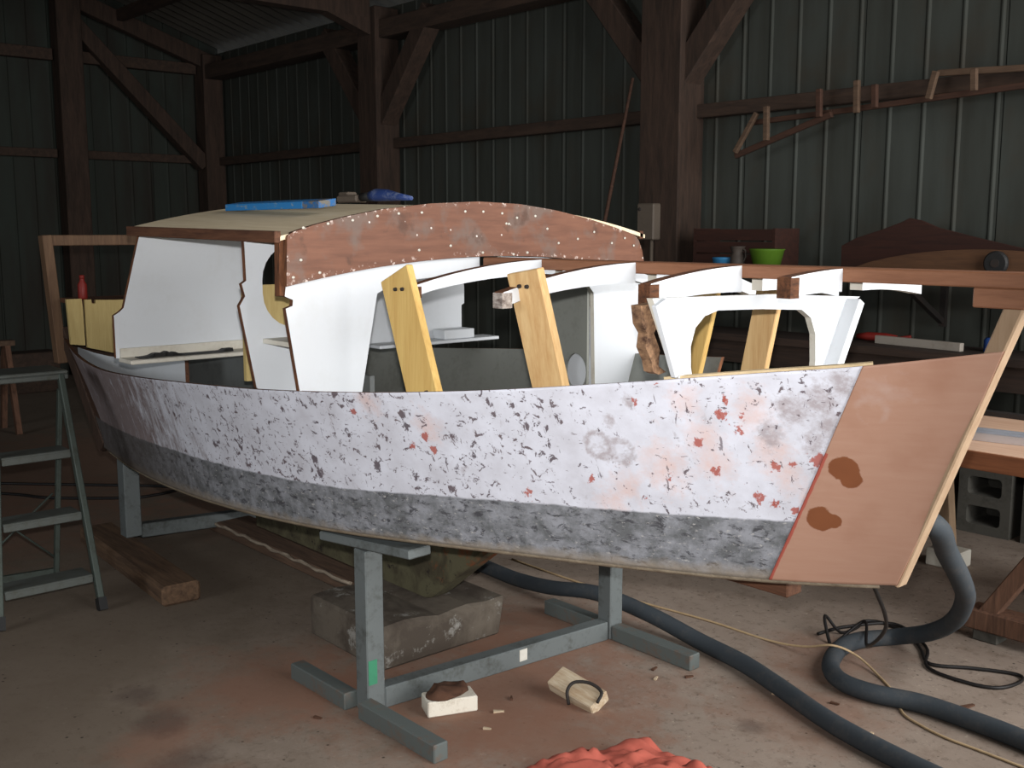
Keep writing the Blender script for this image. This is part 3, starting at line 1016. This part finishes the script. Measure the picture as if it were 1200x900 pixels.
obj('cabin_front', bm, ['cabin_front', 'ply_edge'], boat, label='arched sanded brown panel with white paint flecks')
cf = bpy.data.objects['cabin_front']
DOTS = [(1.706, 1.608), (1.794, 1.621), (1.885, 1.632), (1.98, 1.646), (2.064, 1.655), (2.158, 1.659), (2.344, 1.665), (2.425, 1.665), (2.512, 1.66), (2.528, 1.624), (2.54, 1.623), (2.581, 1.645), (2.672, 1.652),
        (2.728, 1.606), (2.781, 1.553), (2.135, 1.535), (2.269, 1.548), (2.409, 1.523), (2.552, 1.515), (1.688, 1.51), (1.657, 1.458), (2.884, 1.568), (2.976, 1.594), (3.072, 1.551), (3.15, 1.57), (3.2, 1.54), (2.62, 1.52), (1.75, 1.47)]
dot0 = None
for dy, dz in DOTS:
    kk = (dz - deck(dy)) / .18
    pos = Vector((-2.8945 - .02 * kk, dy, dz))
    if dot0 is None:
        bm = NB()
        bmesh.ops.create_icosphere(bm, subdivisions=1, radius=.0065, matrix=Matrix.Translation(pos) @ Matrix.Diagonal((.2, 1, .8, 1)))
        dot0 = obj('filled_hole', bm, 'white_warm', cf, smooth=True)
        base_loc = dot0.location - pos
    else:
        d = dot0.copy()
        COL.objects.link(d)
        d.parent = cf
        d.location = base_loc + pos
# corner edge behind it, and the wooden sill below
one('corner_post', lambda bm: bar(bm, (-2.935, 1.632, 1.40), (-2.955, 1.648, 1.585), .03, .022, up=(0, 1, 0)), 'ply_edge', boat)

# roof
rz = lambda y: 1.715 - .100 * ((y - YC) / .82) ** 2
bm = NB()
ys = [1.632 + (2 * (YC - 1.632)) * i / 30 for i in range(31)]
rows = []
for y in ys:
    rows.append([bm.verts.new((x, y, rz(y) + d)) for x, d in ((-4.07, 0), (-2.925, -.030), (-2.925, -.044), (-4.07, -.014))])
for a, b in zip(rows, rows[1:]):
    for k in range(4):
        f = bm.faces.new((a[k], a[(k + 1) % 4], b[(k + 1) % 4], b[k]))
bm.faces.new(rows[0]); bm.faces.new(rows[-1][::-1])
obj('cabin_roof', bm, 'roof_ply', boat, label='cream plywood cabin roof')
one('roof_edge_beam', lambda bm: bar(bm, (-4.072, 1.624, 1.598), (-2.925, 1.624, 1.580), .022, .036), 'mahogany_dark', boat, bevel=.002, label='dark brown beam under the roof edge')
boxo('roof_edge_beam', -4.055, -2.925, 2 * YC - 1.662, 2 * YC - 1.640, 1.566, 1.598, 'mahogany_dark', boat, bevel=.002)

# ------------------------------------------------------------------ things lying on the boat
t = thing('painted_board', (-3.55, 1.95, 1.672), 'blue painted board with a worn end lying on the cream cabin roof', 'board')
for nm, x0, x1, m in (('board_body', -3.88, -3.30, 'blue_board'), ('worn_end', -3.30, -3.19, 'blue_worn')):
    prism(bm := NB(), [(1.93, rz(1.93) + .001), (2.0, rz(2.0) + .001), (2.0, rz(2.0) + .026), (1.93, rz(1.93) + .026)], 'x', x0, x1)
    obj(nm, bm, m, t, bevel=.002)
t = thing('power_tool', (-3.7, 2.5, 1.709), 'grey and blue hand tool lying on the crest of the cabin roof', 'tool')
z0 = rz(2.5) + .001
one('tool_head', lambda bm: (box(bm, -3.94, -3.79, 2.47, 2.53, z0, z0 + .030), box(bm, -3.935, -3.86, 2.475, 2.525, z0 + .030, z0 + .044)), 'box_grey', t, bevel=.006)
one('collar', lambda bm: tube(bm, [(-3.79, 2.5, z0 + .02), (-3.72, 2.5, z0 + .022)], [.018, .020], 12), 'rubber', t)
one('tool_body', lambda bm: tube(bm, [(-3.72, 2.5, z0 + .024), (-3.68, 2.5, z0 + .027), (-3.60, 2.5, z0 + .024), (-3.52, 2.5, z0 + .016), (-3.44, 2.5, z0 + .009)], [.021, .026, .023, .015, .008], 12), 'blue_tool', t)
# torn black rubber strip on the ledge
bm = NB()
pts = [(-3.99, 1.60 + .39 * i / 24, 1.1165) for i in range(25)]
hh = [.004 + .016 * max(0, math.sin(i * .33 - .6)) * (.5 + random.random()) for i in range(25)]
A = []
for p, h in zip(pts, hh):
    A.append([bm.verts.new((p[0] - .03, p[1], p[2])), bm.verts.new((p[0] + .03 - h, p[1], p[2])), bm.verts.new((p[0] + .01, p[1], p[2] + h)), bm.verts.new((p[0] - .025, p[1], p[2] + h * .9))])
for a, b in zip(A, A[1:]):
    for k in range(4): bm.faces.new((a[k], a[(k + 1) % 4], b[(k + 1) % 4], b[k]))
bm.faces.new(A[0]); bm.faces.new(A[-1][::-1])
tag(obj('rubber_strip', bm, 'rubber', None), 'torn black rubber strip lying on the white ledge of the aft bulkhead', 'rubber strip')
# red bottle on the cockpit seat
t = thing('red_bottle', (-5.55, 1.957, 1.251), 'small red bottle standing on the stern seat behind the yellow panels', 'bottle')
one('bottle_body', lambda bm: lathe(bm, [(.020, 0), (.023, .01), (.023, .075), (.012, .095), (.011, .11)], (-5.55, 1.957, 1.251), 14), 'red', t)
one('cap', lambda bm: lathe(bm, [(.013, .105), (.013, .122), (.001, .124)], (-5.55, 1.957, 1.251), 12), 'red', t)

# ------------------------------------------------------------------ cradles and supports
t = thing('boat_cradle', (-2.85, 2.43, 0), 'grey steel H-shaped cradle under the middle of the boat', 'cradle', )
boxo('post', -2.915, -2.845, 1.862, 1.932, .0, .560, 'steel', t, bevel=.004)
boxo('post', -2.835, -2.765, 2.945, 3.015, .0, .600, 'steel', t, bevel=.004)
one('cross_bar', lambda bm: bar(bm, (-2.876, 1.935, .037), (-2.80, 2.942, .037), .06, .074), 'steel', t, bevel=.004)
one('foot', lambda bm: bar(bm, (-3.27, 1.84, .03), (-2.92, 1.845, .03), .055, .06), 'steel_foot', t, bevel=.004)
one('foot', lambda bm: bar(bm, (-2.84, 1.845, .03), (-2.43, 1.85, .03), .055, .06), 'steel_foot', t, bevel=.004)
one('foot', lambda bm: bar(bm, (-3.15, 2.975, .03), (-2.84, 2.975, .03), .055, .06), 'steel_foot', t, bevel=.004)
one('foot', lambda bm: bar(bm, (-2.76, 2.975, .03), (-2.36, 2.97, .03), .055, .06), 'steel_foot', t, bevel=.004)
one('pad', lambda bm: bar(bm, (-3.08, 1.875, .572), (-2.60, 1.905, .608), .09, .030), 'steel', t, bevel=.004)
one('pad', lambda bm: bar(bm, (-3.05, 2.99, .590), (-2.60, 2.96, .618), .09, .03), 'steel', t, bevel=.004)
boxo('paint_mark', -2.8449, -2.8435, 1.866, 1.90, .10, .185, 'green_tape', t, label='green paint mark on the post')
one('tape_patch', lambda bm: box(bm, -2.8035, -2.8005, 2.50, 2.60, .022, .066), 'white_tape', t, label='white tape patch on the cross bar')

t = thing('boat_cradle', (-5.17, 2.45, 0), 'dark grey steel cradle under the stern, standing on an old sleeper', 'cradle')
boxo('post', -5.18, -5.10, 1.945, 2.025, .091, .500, 'steel', t, bevel=.004)
boxo('post', -5.24, -5.16, 2.90, 2.98, .0, .500, 'steel', t, bevel=.004)
one('cross_bar', lambda bm: bar(bm, (-5.145, 2.03, .11), (-5.20, 2.90, .05), .06, .07), 'steel', t, bevel=.004)
tag(one('timber_sleeper', lambda bm: bar(bm, (-5.47, 1.93, .045), (-4.27, 1.855, .045), .17, .09), 'sleeper', None, bevel=.012), 'old brown timber sleeper on the floor under the stern post', 'sleeper')
t = thing('floor_plank', (-4.55, 2.48, 0), 'dirty plank with a splintered pale edge on the floor under the keel', 'plank')
one('board', lambda bm: bar(bm, (-5.24, 2.54, .045), (-3.72, 2.54, .045), .20, .06), 'plank_dirty', t, bevel=.006)
bm = NB()
q = [(-5.24 + 1.40 * i / 20, 2.437, .066 + .006 * math.sin(i * 2.3)) for i in range(21)]
tube(bm, q, [.006 + .005 * abs(math.sin(i * 1.7)) for i in range(21)], 5)
obj('splintered_edge', bm, 'plank_edge', t)
# keel block
prism(bm := NB(), [(2.09, 0), (2.09, .165), (2.2, .172), (2.28, .165), (2.36, .150), (2.44, .158), (2.5, .162), (2.60, .15), (2.69, .155), (2.66, .0)], 'x', -3.60, -3.10)
tag(obj('keel_block', bm, 'keel_block', None, bevel=.01), 'worn grey-white block under the tip of the keel', 'block')

# ------------------------------------------------------------------ stepladder
t = thing('stepladder', (-4.7, 1.4, 0), 'old grey-green metal stepladder with four treads at the stern', 'ladder')
Lr = lambda z: Vector((-4.42 - .46 * z, 1.567 + .03 * z, z))
Ll = lambda z: Vector((-4.45 - .46 * z, 1.165 + .17 * z, z))
one('front_stile', lambda bm: bar(bm, Lr(.012), Lr(.965), .036, .026, up=(0, 1, 0)), 'ladder', t, bevel=.004)
one('front_stile', lambda bm: bar(bm, Ll(.012), Ll(.965), .036, .026, up=(0, 1, 0)), 'ladder', t, bevel=.004)
for st, (bx_, by_) in ((Lr, (-4.93, 1.545)), (Ll, (-4.99, 1.22))):
    a = st(.90)
    one('rear_leg', lambda bm: bar(bm, (bx_, by_, .012), (a.x - .04, a.y, .90), .028, .020, up=(0, 1, 0)), 'ladder', t, bevel=.003)
    one('foot_cap', lambda bm: bar(bm, st(0), st(.05), .044, .034, up=(0, 1, 0)), 'rubber', t)
    one('foot_cap', lambda bm: bar(bm, (bx_, by_, 0), (bx_ + .004, by_, .04), .036, .03, up=(0, 1, 0)), 'rubber', t)
for z in (.14, .39, .645):
    a, b = Ll(z), Lr(z)
    one('tread', lambda bm: (box(bm, a.x - .10, a.x + .03, a.y + .014, b.y - .014, z - .006, z + .006), box(bm, a.x + .02, a.x + .032, a.y + .014, b.y - .014, z - .03, z)), 'ladder_top', t, bevel=.003)
a, b = Ll(.975), Lr(.975)
one('top_platform', lambda bm: (box(bm, a.x - .20, a.x + .05, a.y - .03, b.y + .03, .968, .984), box(bm, a.x + .035, a.x + .052, a.y - .03, b.y + .03, .945, .968)), 'ladder_top', t, bevel=.004)
one('stretcher', lambda bm: bar(bm, (-4.99, 1.22, .05), (-4.94, 1.545, .05), .02, .03), 'ladder', t)
one('cross_brace', lambda bm: (tube(bm, [(-4.98, 1.225, .12), (-4.92, 1.55, .42)], .005, 6), tube(bm, [(-4.97, 1.235, .42), (-4.92, 1.545, .12)], .005, 6)), 'ladder', t)

# ------------------------------------------------------------------ hoses, cables, rope
hose1 = [(-4.6, 3.16), (-4.005, 3.12), (-3.698, 3.105), (-3.487, 3.095), (-3.252, 3.08), (-2.994, 3.108), (-2.734, 3.136), (-2.471, 3.134), (-2.238, 3.09), (-2.042, 3.021), (-1.813, 2.93), (-1.662, 2.886), (-1.47, 2.849), (-1.1, 2.80), (-.6, 2.7)]
h1z = {3: .034, 4: .060, 5: .094, 6: .070, 7: .034}
one_h = lambda bm: tube(bm, smooth_path([(x, y, h1z.get(i, .033)) for i, (x, y) in enumerate(hose1)], 8), .032, 12)
tag(one('suction_hose', one_h, 'hose', None), 'thick dark hose lying across the floor behind the steel cradle', 'hose')
h2 = [(-1.95, 2.60, .70), (-1.70, 2.62, .76), (-1.50, 2.68, .82), (-1.376, 2.75, .80), (-1.427, 2.95, .666), (-1.475, 3.15, .526), (-1.551, 3.35, .398), (-1.678, 3.55, .239), (-1.827, 3.68, .118)] + \
     [(x, y, .033) for x, y in [(-2.0, 3.74), (-2.068, 3.619), (-2.076, 3.481), (-2.012, 3.311), (-1.914, 3.22), (-1.793, 3.21), (-1.634, 3.26), (-1.462, 3.265), (-1.294, 3.253), (-1.0, 3.20), (-.5, 3.0)]]
tag(one('suction_hose', lambda bm: tube(bm, smooth_path(h2, 8), .032, 12), 'hose', None), 'thick dark hose curving down from the bow and doubling back on the floor', 'hose')
cb = [(-1.525, 2.62, .72), (-1.53, 2.72, .60), (-1.66, 3.05, .35), (-1.95, 3.45, .09)] + [(x, y, .008 + (.07 if 3.42 < y < 3.83 and x < -1.95 and i % 3 == 0 else 0)) for i, (x, y) in enumerate(
    [(-2.105, 3.695), (-2.15, 3.56), (-2.174, 3.563), (-2.242, 3.634), (-2.199, 3.683), (-2.184, 3.785), (-2.204, 3.863), (-2.141, 3.906), (-2.0, 3.86),
     (-1.90, 3.76), (-1.807, 3.654), (-1.684, 3.734), (-1.557, 3.798), (-1.517, 3.754), (-1.545, 3.635), (-1.648, 3.594), (-1.80, 3.62), (-1.90, 3.80), (-2.104, 3.93), (-2.22, 3.75), (-2.25, 3.60)])]
tag(one('electric_cable', lambda bm: tube(bm, smooth_path(cb, 6), .0065, 6), 'cable', None), 'thin black cable hanging from the bow and looped loosely on the floor', 'cable')
rp = [(-3.796, 3.336), (-3.433, 3.334), (-3.019, 3.348), (-2.635, 3.395), (-2.346, 3.402), (-2.18, 3.40), (-2.06, 3.40), (-2.0, 3.47), (-1.878, 3.417), (-1.753, 3.311), (-1.67, 3.205), (-1.582, 3.164), (-1.484, 3.142), (-1.373, 3.14), (-1.1, 3.13)]
rz_ = {5: .03, 6: .071, 7: .03}
tag(one('rope', lambda bm: tube(bm, smooth_path([(x, y, rz_.get(i, .005)) for i, (x, y) in enumerate(rp)], 6), .0045, 6), 'rope', None), 'thin beige rope trailing over the floor between the two hoses', 'rope')
ex = [(-7.45, 1.6), (-7.119, 1.925), (-6.881, 2.162), (-6.608, 2.437), (-6.40, 2.64), (-6.25, 2.74), (-6.20, 2.66), (-6.18, 2.54), (-6.216, 2.391), (-6.521, 2.044), (-6.745, 1.916), (-7.02, 1.7), (-7.2, 1.5)]
tag(one('extension_cord', lambda bm: tube(bm, smooth_path([(x, y, .009) for x, y in ex], 6), .009, 6), 'cable', None), 'dark cord lying in a long loop on the floor behind the stepladder', 'cord')

# ------------------------------------------------------------------ offcuts, cloth, chips on the floor
t = thing('offcut_block', (-2.69, 2.08, 0), 'white-edged offcut with a brown lump on top, beside the cradle bar', 'offcut')
one('wood_piece', lambda bm: bar(bm, (-2.73, 2.01, .028), (-2.665, 2.17, .028), .09, .054), 'off_white', t, bevel=.004)
bm = NB()
bmesh.ops.create_icosphere(bm, subdivisions=3, radius=.06, matrix=Matrix.Translation((-2.71, 2.09, .058)) @ Matrix.Diagonal((.95, 1.35, .42, 1)))
for v in bm.verts:
    v.co += Vector((0, 0, .025)) * mnoise.noise(v.co * 28)
    v.co.z = max(v.co.z, .0555)
obj('dried_lump', bm, 'lump', t, smooth=True, label='dark brown dried lump')
t = thing('offcut_block', (-2.45, 2.46, 0), 'pale wood offcut with a bent black strap, tilted on the bare floor', 'offcut')
one('wood_piece', lambda bm: bar(bm, (-2.56, 2.455, .052), (-2.355, 2.465, .024), .085, .046, up=(.12, -.5, 1)), 'offcut', t, bevel=.004)
one('strap', lambda bm: tube(bm, smooth_path([(-2.45, 2.41, .006), (-2.46, 2.412, .05), (-2.455, 2.44, .075), (-2.41, 2.47, .078), (-2.36, 2.475, .062), (-2.345, 2.44, .04)], 5), .006, 6), 'dark_iron', t)
bm = NB()
nu, nv = 46, 34
V = {}
for i in range(nu + 1):
    for j in range(nv + 1):
        u, v = i / nu * 2 - 1, j / nv * 2 - 1
        r = math.hypot(u, v)
        k = 1 / max(1, r ** .25) * (1 + .10 * mnoise.noise((u * 2, v * 2, 3)))
        x, y = -1.93 + .24 * u * k + .08 * v, 2.20 + .20 * v * k
        f = max(0, 1 - max(abs(u), abs(v)) ** 4)
        z = .004 + f * (.030 + .075 * abs(mnoise.noise((u * 1.9 + 5, v * 1.9, 1))) + .05 * abs(mnoise.noise((u * 4.5, v * 4.5, 7))))
        V[i, j] = bm.verts.new((x, y, z))
for i in range(nu):
    for j in range(nv):
        bm.faces.new((V[i, j], V[i + 1, j], V[i + 1, j + 1], V[i, j + 1]))
cl = obj('crumpled_cloth', bm, 'cloth', None, smooth=True)
tag(cl, 'crumpled orange-red cloth lying on the concrete floor', 'cloth')
chips = [(-2.93, 1.72, .012), (-2.57, 2.2, .014), (-2.62, 2.30, .010), (-2.50, 2.09, .010), (-2.46, 2.86, .012), (-2.40, 2.80, .010), (-2.33, 2.9, .012), (-1.66, 2.98, .016), (-1.86, 3.1, .012), (-2.62, 1.35, .010), (-3.0, 1.1, .012), (-2.05, 3.02, .012), (-1.55, 3.42, .02), (-3.05, 2.05, .013), (-2.86, 2.35, .012)]
for i, (x, y, r) in enumerate(chips):
    bm = NB()
    a = random.random() * 3
    bar(bm, (x - r * math.cos(a) * 1.3, y - r * math.sin(a) * 1.3, .004), (x + r * math.cos(a) * 1.3, y + r * math.sin(a) * 1.3, .005), r, .007, taper=.6)
    o = obj('wood_chip', bm, 'offcut' if i % 2 else 'lump', None)
    if i % 2: tag(o, 'tiny pale wood chip lying on the concrete floor', 'wood chip', 'pale wood chips on the floor')
    else: tag(o, 'tiny dark brown crumb lying on the concrete floor', 'crumb', 'dark crumbs on the floor')

# ------------------------------------------------------------------ table and blocks to the right
t = thing('work_table', (-1.3, 4.45, 0), 'brown wooden table on trestle legs behind the bow', 'table')
one('table_top', lambda bm: box(bm, -2.42, .3, 4.0, 4.92, .70, .762), ['table'], t, bevel=.004)
boxo('front_rail', -2.42, .3, 3.982, 3.999, .69, .760, 'table_edge', t, bevel=.002, label='darker brown front edge')
def leg(p0, p1, w, m, lb=None):
    bm = NB(); bar(bm, p0, p1, w, .06, up=(0, 1, 0)); obj('leg', bm, m, t, bevel=.004, label=lb)
leg((-1.80, 4.06, .085), (-1.42, 4.10, .70), .065, 'trestle')
leg((-.60, 4.06, .0), (-.9, 4.10, .70), .065, 'trestle')
leg((-1.80, 4.80, .085), (-1.45, 4.78, .70), .065, 'trestle')
leg((-2.345, 4.86, .08), (-2.40, 4.84, .70), .055, 'stem_wood', 'pale wooden leg')
boxo('foot_rail', -1.86, -1.50, 4.02, 4.13, .045, .125, 'trestle', t, bevel=.005)
boxo('foot_block', -1.83, -1.73, 4.03, 4.12, .0, .046, 'concrete_block', t, bevel=.005)
boxo('foot_block', -1.87, -1.73, 4.74, 4.86, .0, .086, 'concrete_block', t, bevel=.005)
boxo('foot_block', -2.43, -2.27, 4.80, 4.94, .0, .082, 'white_warm', t, bevel=.005, label='pale block under the leg')
t2 = thing('metal_profile', (-1.5, 4.4, .763), 'shiny aluminium profile lying along the brown table top', 'metal profile')
one('web', lambda bm: bar(bm, (-2.15, 4.22, .767), (.2, 4.60, .767), .13, .008), 'aluminium', t2)
for dy in (-.062, 0, .062):
    one('flange', lambda bm: bar(bm, (-2.15 - dy * .16, 4.22 + dy, .783), (.2 - dy * .16, 4.60 + dy, .783), .007, .024), 'aluminium', t2)
tag(one('steel_bar', lambda bm: bar(bm, (-2.2, 4.82, .773), (.2, 4.86, .773), .05, .02), 'dark_iron', None), 'dark steel bar lying along the rear edge of the table', 'bar')

bl = [(-2.96, -2.66, 0, .40, 'dusty concrete block under the bench, beside the stem'), (-2.62, -2.34, 0, .36, 'dusty concrete block under the bench, second from the stem'), (-2.28, -1.98, 0, .42, 'dusty concrete block under the bench, third from the stem')]
for i, (x0, x1, z0, z1, lb) in enumerate(bl):
    t = thing('concrete_block', ((x0 + x1) / 2, 5.62, 0), lb, 'block', 'concrete blocks under the wall bench')
    bm = NB()
    hs = [rounded((x0 + x1) / 2, z1 * .28, .09, z1 * .14, .02, 3), rounded((x0 + x1) / 2, z1 * .72, .09, z1 * .14, .02, 3)]
    prism(bm, [(x0, z0), (x1, z0), (x1, z1), (x0, z1)], 'y', 5.50, 5.74, hs)
    obj('block_shell', bm, 'concrete_block', t)
    boxo('block_back', x0 + .03, x1 - .03, 5.745, 5.755, .02, z1 - .02, 'concrete_block', t)

# ------------------------------------------------------------------ bench, shelf and clutter along the right wall
t = thing('wall_bench', (-2.7, 5.6, 0), 'dark wooden workbench along the corrugated right wall', 'bench')
boxo('bench_top', -4.75, -.6, 5.28, 5.68, .93, .975, 'bench', t, bevel=.004)
boxo('apron', -4.7, -.7, 5.32, 5.36, .80, .929, 'bench', t)
for x in (-4.6, -3.15, -1.4):
    boxo('leg', x - .04, x + .04, 5.33, 5.41, 0, .929, 'bench', t)
    boxo('leg', x - .04, x + .04, 5.58, 5.66, 0, .929, 'bench', t)
t = thing('wall_shelf', (-3.0, 5.6, 1.345), 'narrow dark shelf on the right wall above the bench', 'shelf')
boxo('shelf_board', -4.76, -.9, 5.30, 5.93, 1.345, 1.372, 'bench', t, bevel=.003)
for x in (-4.5, -2.98, -1.6):
    one('bracket', lambda bm: (bar(bm, (x, 5.935, 1.05), (x, 5.935, 1.344), .035, .03, up=(0, 1, 0)), bar(bm, (x, 5.92, 1.08), (x, 5.42, 1.335), .03, .03)), 'dark_iron', t)
SZ = 1.3725
t = thing('green_tub', (-3.90, 5.5, SZ), 'bright green plastic tub on the wall shelf', 'tub')
one('tub_wall', lambda bm: lathe(bm, [(.078, 0), (.104, .108), (.110, .112), (.106, .116), (.100, .108), (.074, .008)], (-3.90, 5.5, SZ), 24), 'green_plastic', t)
tag(one('blue_tin', lambda bm: lathe(bm, [(.070, 0), (.072, .045), (.076, .048), (.076, .060), (.0, .062)], (-4.205, 5.48, SZ), 20), 'blue_plastic', None), 'low blue tin on the wall shelf left of the green tub', 'tin')
t = thing('grey_jug', (-4.09, 5.46, SZ), 'dull grey jug on the wall shelf between tin and green tub', 'jug')
one('jug_body', lambda bm: lathe(bm, [(.040, 0), (.048, .02), (.044, .07), (.034, .09), (.046, .125), (.05, .13), (.042, .122), (.028, .09)], (-4.09, 5.46, SZ), 18), 'jug', t)
one('handle', lambda bm: tube(bm, smooth_path([(-4.05, 5.46, SZ + .115), (-4.03, 5.46, SZ + .10), (-4.03, 5.46, SZ + .06), (-4.048, 5.46, SZ + .035)], 4), .006, 6), 'jug', t)
t = thing('wooden_crate', (-4.25, 5.75, SZ), 'dark reddish wooden crate at the back of the wall shelf', 'crate')
for k in range(3):
    boxo('slat', -4.55, -3.95, 5.62, 5.635, SZ + .005 + k * .08, SZ + .075 + k * .08, 'reddish', t)
boxo('crate_side', -4.57, -4.551, 5.62, 5.88, SZ, SZ + .24, 'reddish', t)
boxo('crate_side', -3.949, -3.93, 5.62, 5.88, SZ, SZ + .24, 'reddish', t)
boxo('crate_base', -4.55, -3.95, 5.636, 5.88, SZ, SZ + .015, 'reddish', t)
prism(bm := NB(), [(-3.49, SZ), (-3.49, 1.51), (-3.40, 1.555), (-3.25, 1.60), (-3.12, 1.645), (-3.07, 1.668), (-3.0, 1.655), (-2.9, 1.615), (-2.65, 1.555), (-2.42, 1.505), (-1.9, 1.46), (-1.4, 1.40), (-1.4, SZ)], 'y', 5.66, 5.68)
tag(obj('curved_panel', bm, 'reddish', None, bevel=.002), 'dark red-brown curved boat panel leaning on the wall shelf, with a peaked top', 'panel')
arch = [(-3.34, SZ)] + [(-3.30 + 1.8 * i / 16, 1.385 + .118 * math.sin(math.pi * (i / 16) ** .8)) for i in range(17)] + [(-1.48, SZ), (-2.70, SZ), (-2.6, 1.40), (-2.56, SZ)]
prism(bm := NB(), arch[:-3] + [(-2.2, SZ)], 'y', 5.45, 5.47)
tag(obj('curved_panel', bm, 'tan_panel', None, bevel=.002), 'tan arched wooden panel standing in front of the dark curved panel', 'panel')
t = thing('small_wheel', (-2.46, 5.40, SZ), 'small black wheel leaning against the tan arched panel', 'wheel')
bm = NB()
bmesh.ops.create_cone(bm, cap_ends=True, segments=24, radius1=.062, radius2=.062, depth=.03, matrix=Matrix.Translation((-2.46, 5.42, SZ + .063)) @ Matrix.Rotation(math.pi / 2, 4, 'X'))
obj('tyre', bm, 'rubber', t, bevel=.008)
bm = NB()
bmesh.ops.create_cone(bm, cap_ends=True, segments=16, radius1=.022, radius2=.022, depth=.036, matrix=Matrix.Translation((-2.46, 5.42, SZ + .063)) @ Matrix.Rotation(math.pi / 2, 4, 'X'))
obj('hub', bm, 'dark_iron', t)
BZ = .9755
tag(one('white_batten', lambda bm: bar(bm, (-3.12, 5.46, BZ + .022), (-2.60, 5.40, BZ + .022), .035, .044), 'batten_grey', None, bevel=.002), 'white batten lying on the dark workbench', 'batten')
t = thing('red_hand_tool', (-3.15, 5.56, BZ), 'red hand tool lying on the workbench beside the white batten', 'tool')
one('tool_body', lambda bm: tube(bm, [(-3.28, 5.52, BZ + .024), (-3.22, 5.54, BZ + .026), (-3.12, 5.56, BZ + .026), (-3.06, 5.57, BZ + .022)], [.014, .025, .024, .018], 10), 'red', t)
one('grip', lambda bm: bar(bm, (-3.10, 5.565, BZ + .012), (-2.99, 5.60, BZ + .034), .03, .022), 'red', t, bevel=.004)
t = thing('blue_can', (-2.50, 5.50, BZ), 'small dark blue can standing on the workbench right of the white batten', 'can')
one('can_body', lambda bm: lathe(bm, [(.030, 0), (.031, .002), (.031, .062), (.024, .07), (.024, .074), (0.0, .074)], (-2.50, 5.50, BZ), 16), 'blue_dark', t)

t = thing('electric_box', (-5.0, 5.69, 1.53), 'grey electric box on the big timber post', 'electric box')
boxo('box_body', -5.078, -4.925, 5.62, 5.70, 1.535, 1.785, 'box_grey', t, bevel=.008)
one('knob', lambda bm: bmesh.ops.create_cone(bm, cap_ends=True, segments=10, radius1=.012, radius2=.010, depth=.012, matrix=Matrix.Translation((-5.05, 5.614, 1.745)) @ Matrix.Rotation(math.pi / 2, 4, 'X')), 'dark_iron', t)
one('conduit', lambda bm: tube(bm, [(-4.985, 5.675, 1.534), (-4.985, 5.675, .98)], .013, 8), 'box_grey', t)
tag(one('leaning_pole', lambda bm: tube(bm, [(-5.60, 5.40, 0.0), (-5.34, 5.58, 1.69), (-5.19, 5.68, 2.65)], [.015, .014, .011], 8), 'rack', None), 'thin wooden pole leaning on the right wall beside the timber post', 'pole')

# wooden rack hanging on the girt
t = thing('hanging_frame', (-3.3, 5.78, 2.1), 'long slender frame of old battens hanging on the right wall', 'frame')
RY = 5.80
def rk(nm, pts, w, m, dy=0.0):
    bm = NB()
    for (xa, za), (xb, zb) in zip(pts, pts[1:]):
        bar(bm, (xa, RY + dy, za), (xb, RY + dy, zb), w, .03, up=(0, 1, 0))
    obj(nm, bm, m, t, bevel=.003)
rk('rail', [(-4.27, 2.285), (-3.67, 2.305), (-1.9, 2.375)], .032, 'rack')
rk('rail', [(-4.36, 2.08), (-3.66, 2.29)], .035, 'rack', -.032)
rk('rail', [(-3.02, 2.462), (-2.53, 2.438), (-1.9, 2.43)], .034, 'rack_pale', -.001)
rk('strut', [(-4.18, 2.335), (-4.34, 2.10)], .03, 'rack_pale', -.064)
for xa, z0, z1, m in ((-4.10, 2.16, 2.37, 'rack_pale'), (-3.725, 2.275, 2.44, 'rack'), (-3.475, 2.28, 2.465, 'rack_pale'), (-3.36, 2.30, 2.43, 'rack'), (-2.78, 2.34, 2.455, 'rack_pale')):
    rk('strut', [(xa, z0), (xa - .006, z1)], .034, m, -.066)
rk('strut', [(-3.0, 2.465), (-3.035, 2.32)], .034, 'rack_pale', -.066)

# far left corner
tag(boxo('timber_baulk', -11.3, -11.0, 2.4, 3.62, 0, .40, 'timber_x', None, bevel=.01), 'heavy brown timber baulk on the floor by the back wall', 'timber')
t = thing('sawhorse', (-9.0, 2.35, 0), 'small pale-topped sawhorse in the dark left corner', 'sawhorse')
boxo('top_rail', -9.06, -8.96, 1.7, 2.61, .69, .735, 'rack_pale', t, bevel=.004)
for y in (1.8, 2.55):
    for dx in (-.2, .2):
        baro('leg', (-9.01 + dx, y, 0), (-9.01 + dx * .15, y, .69), .05, .04, 'trestle', t, up=(0, 1, 0))
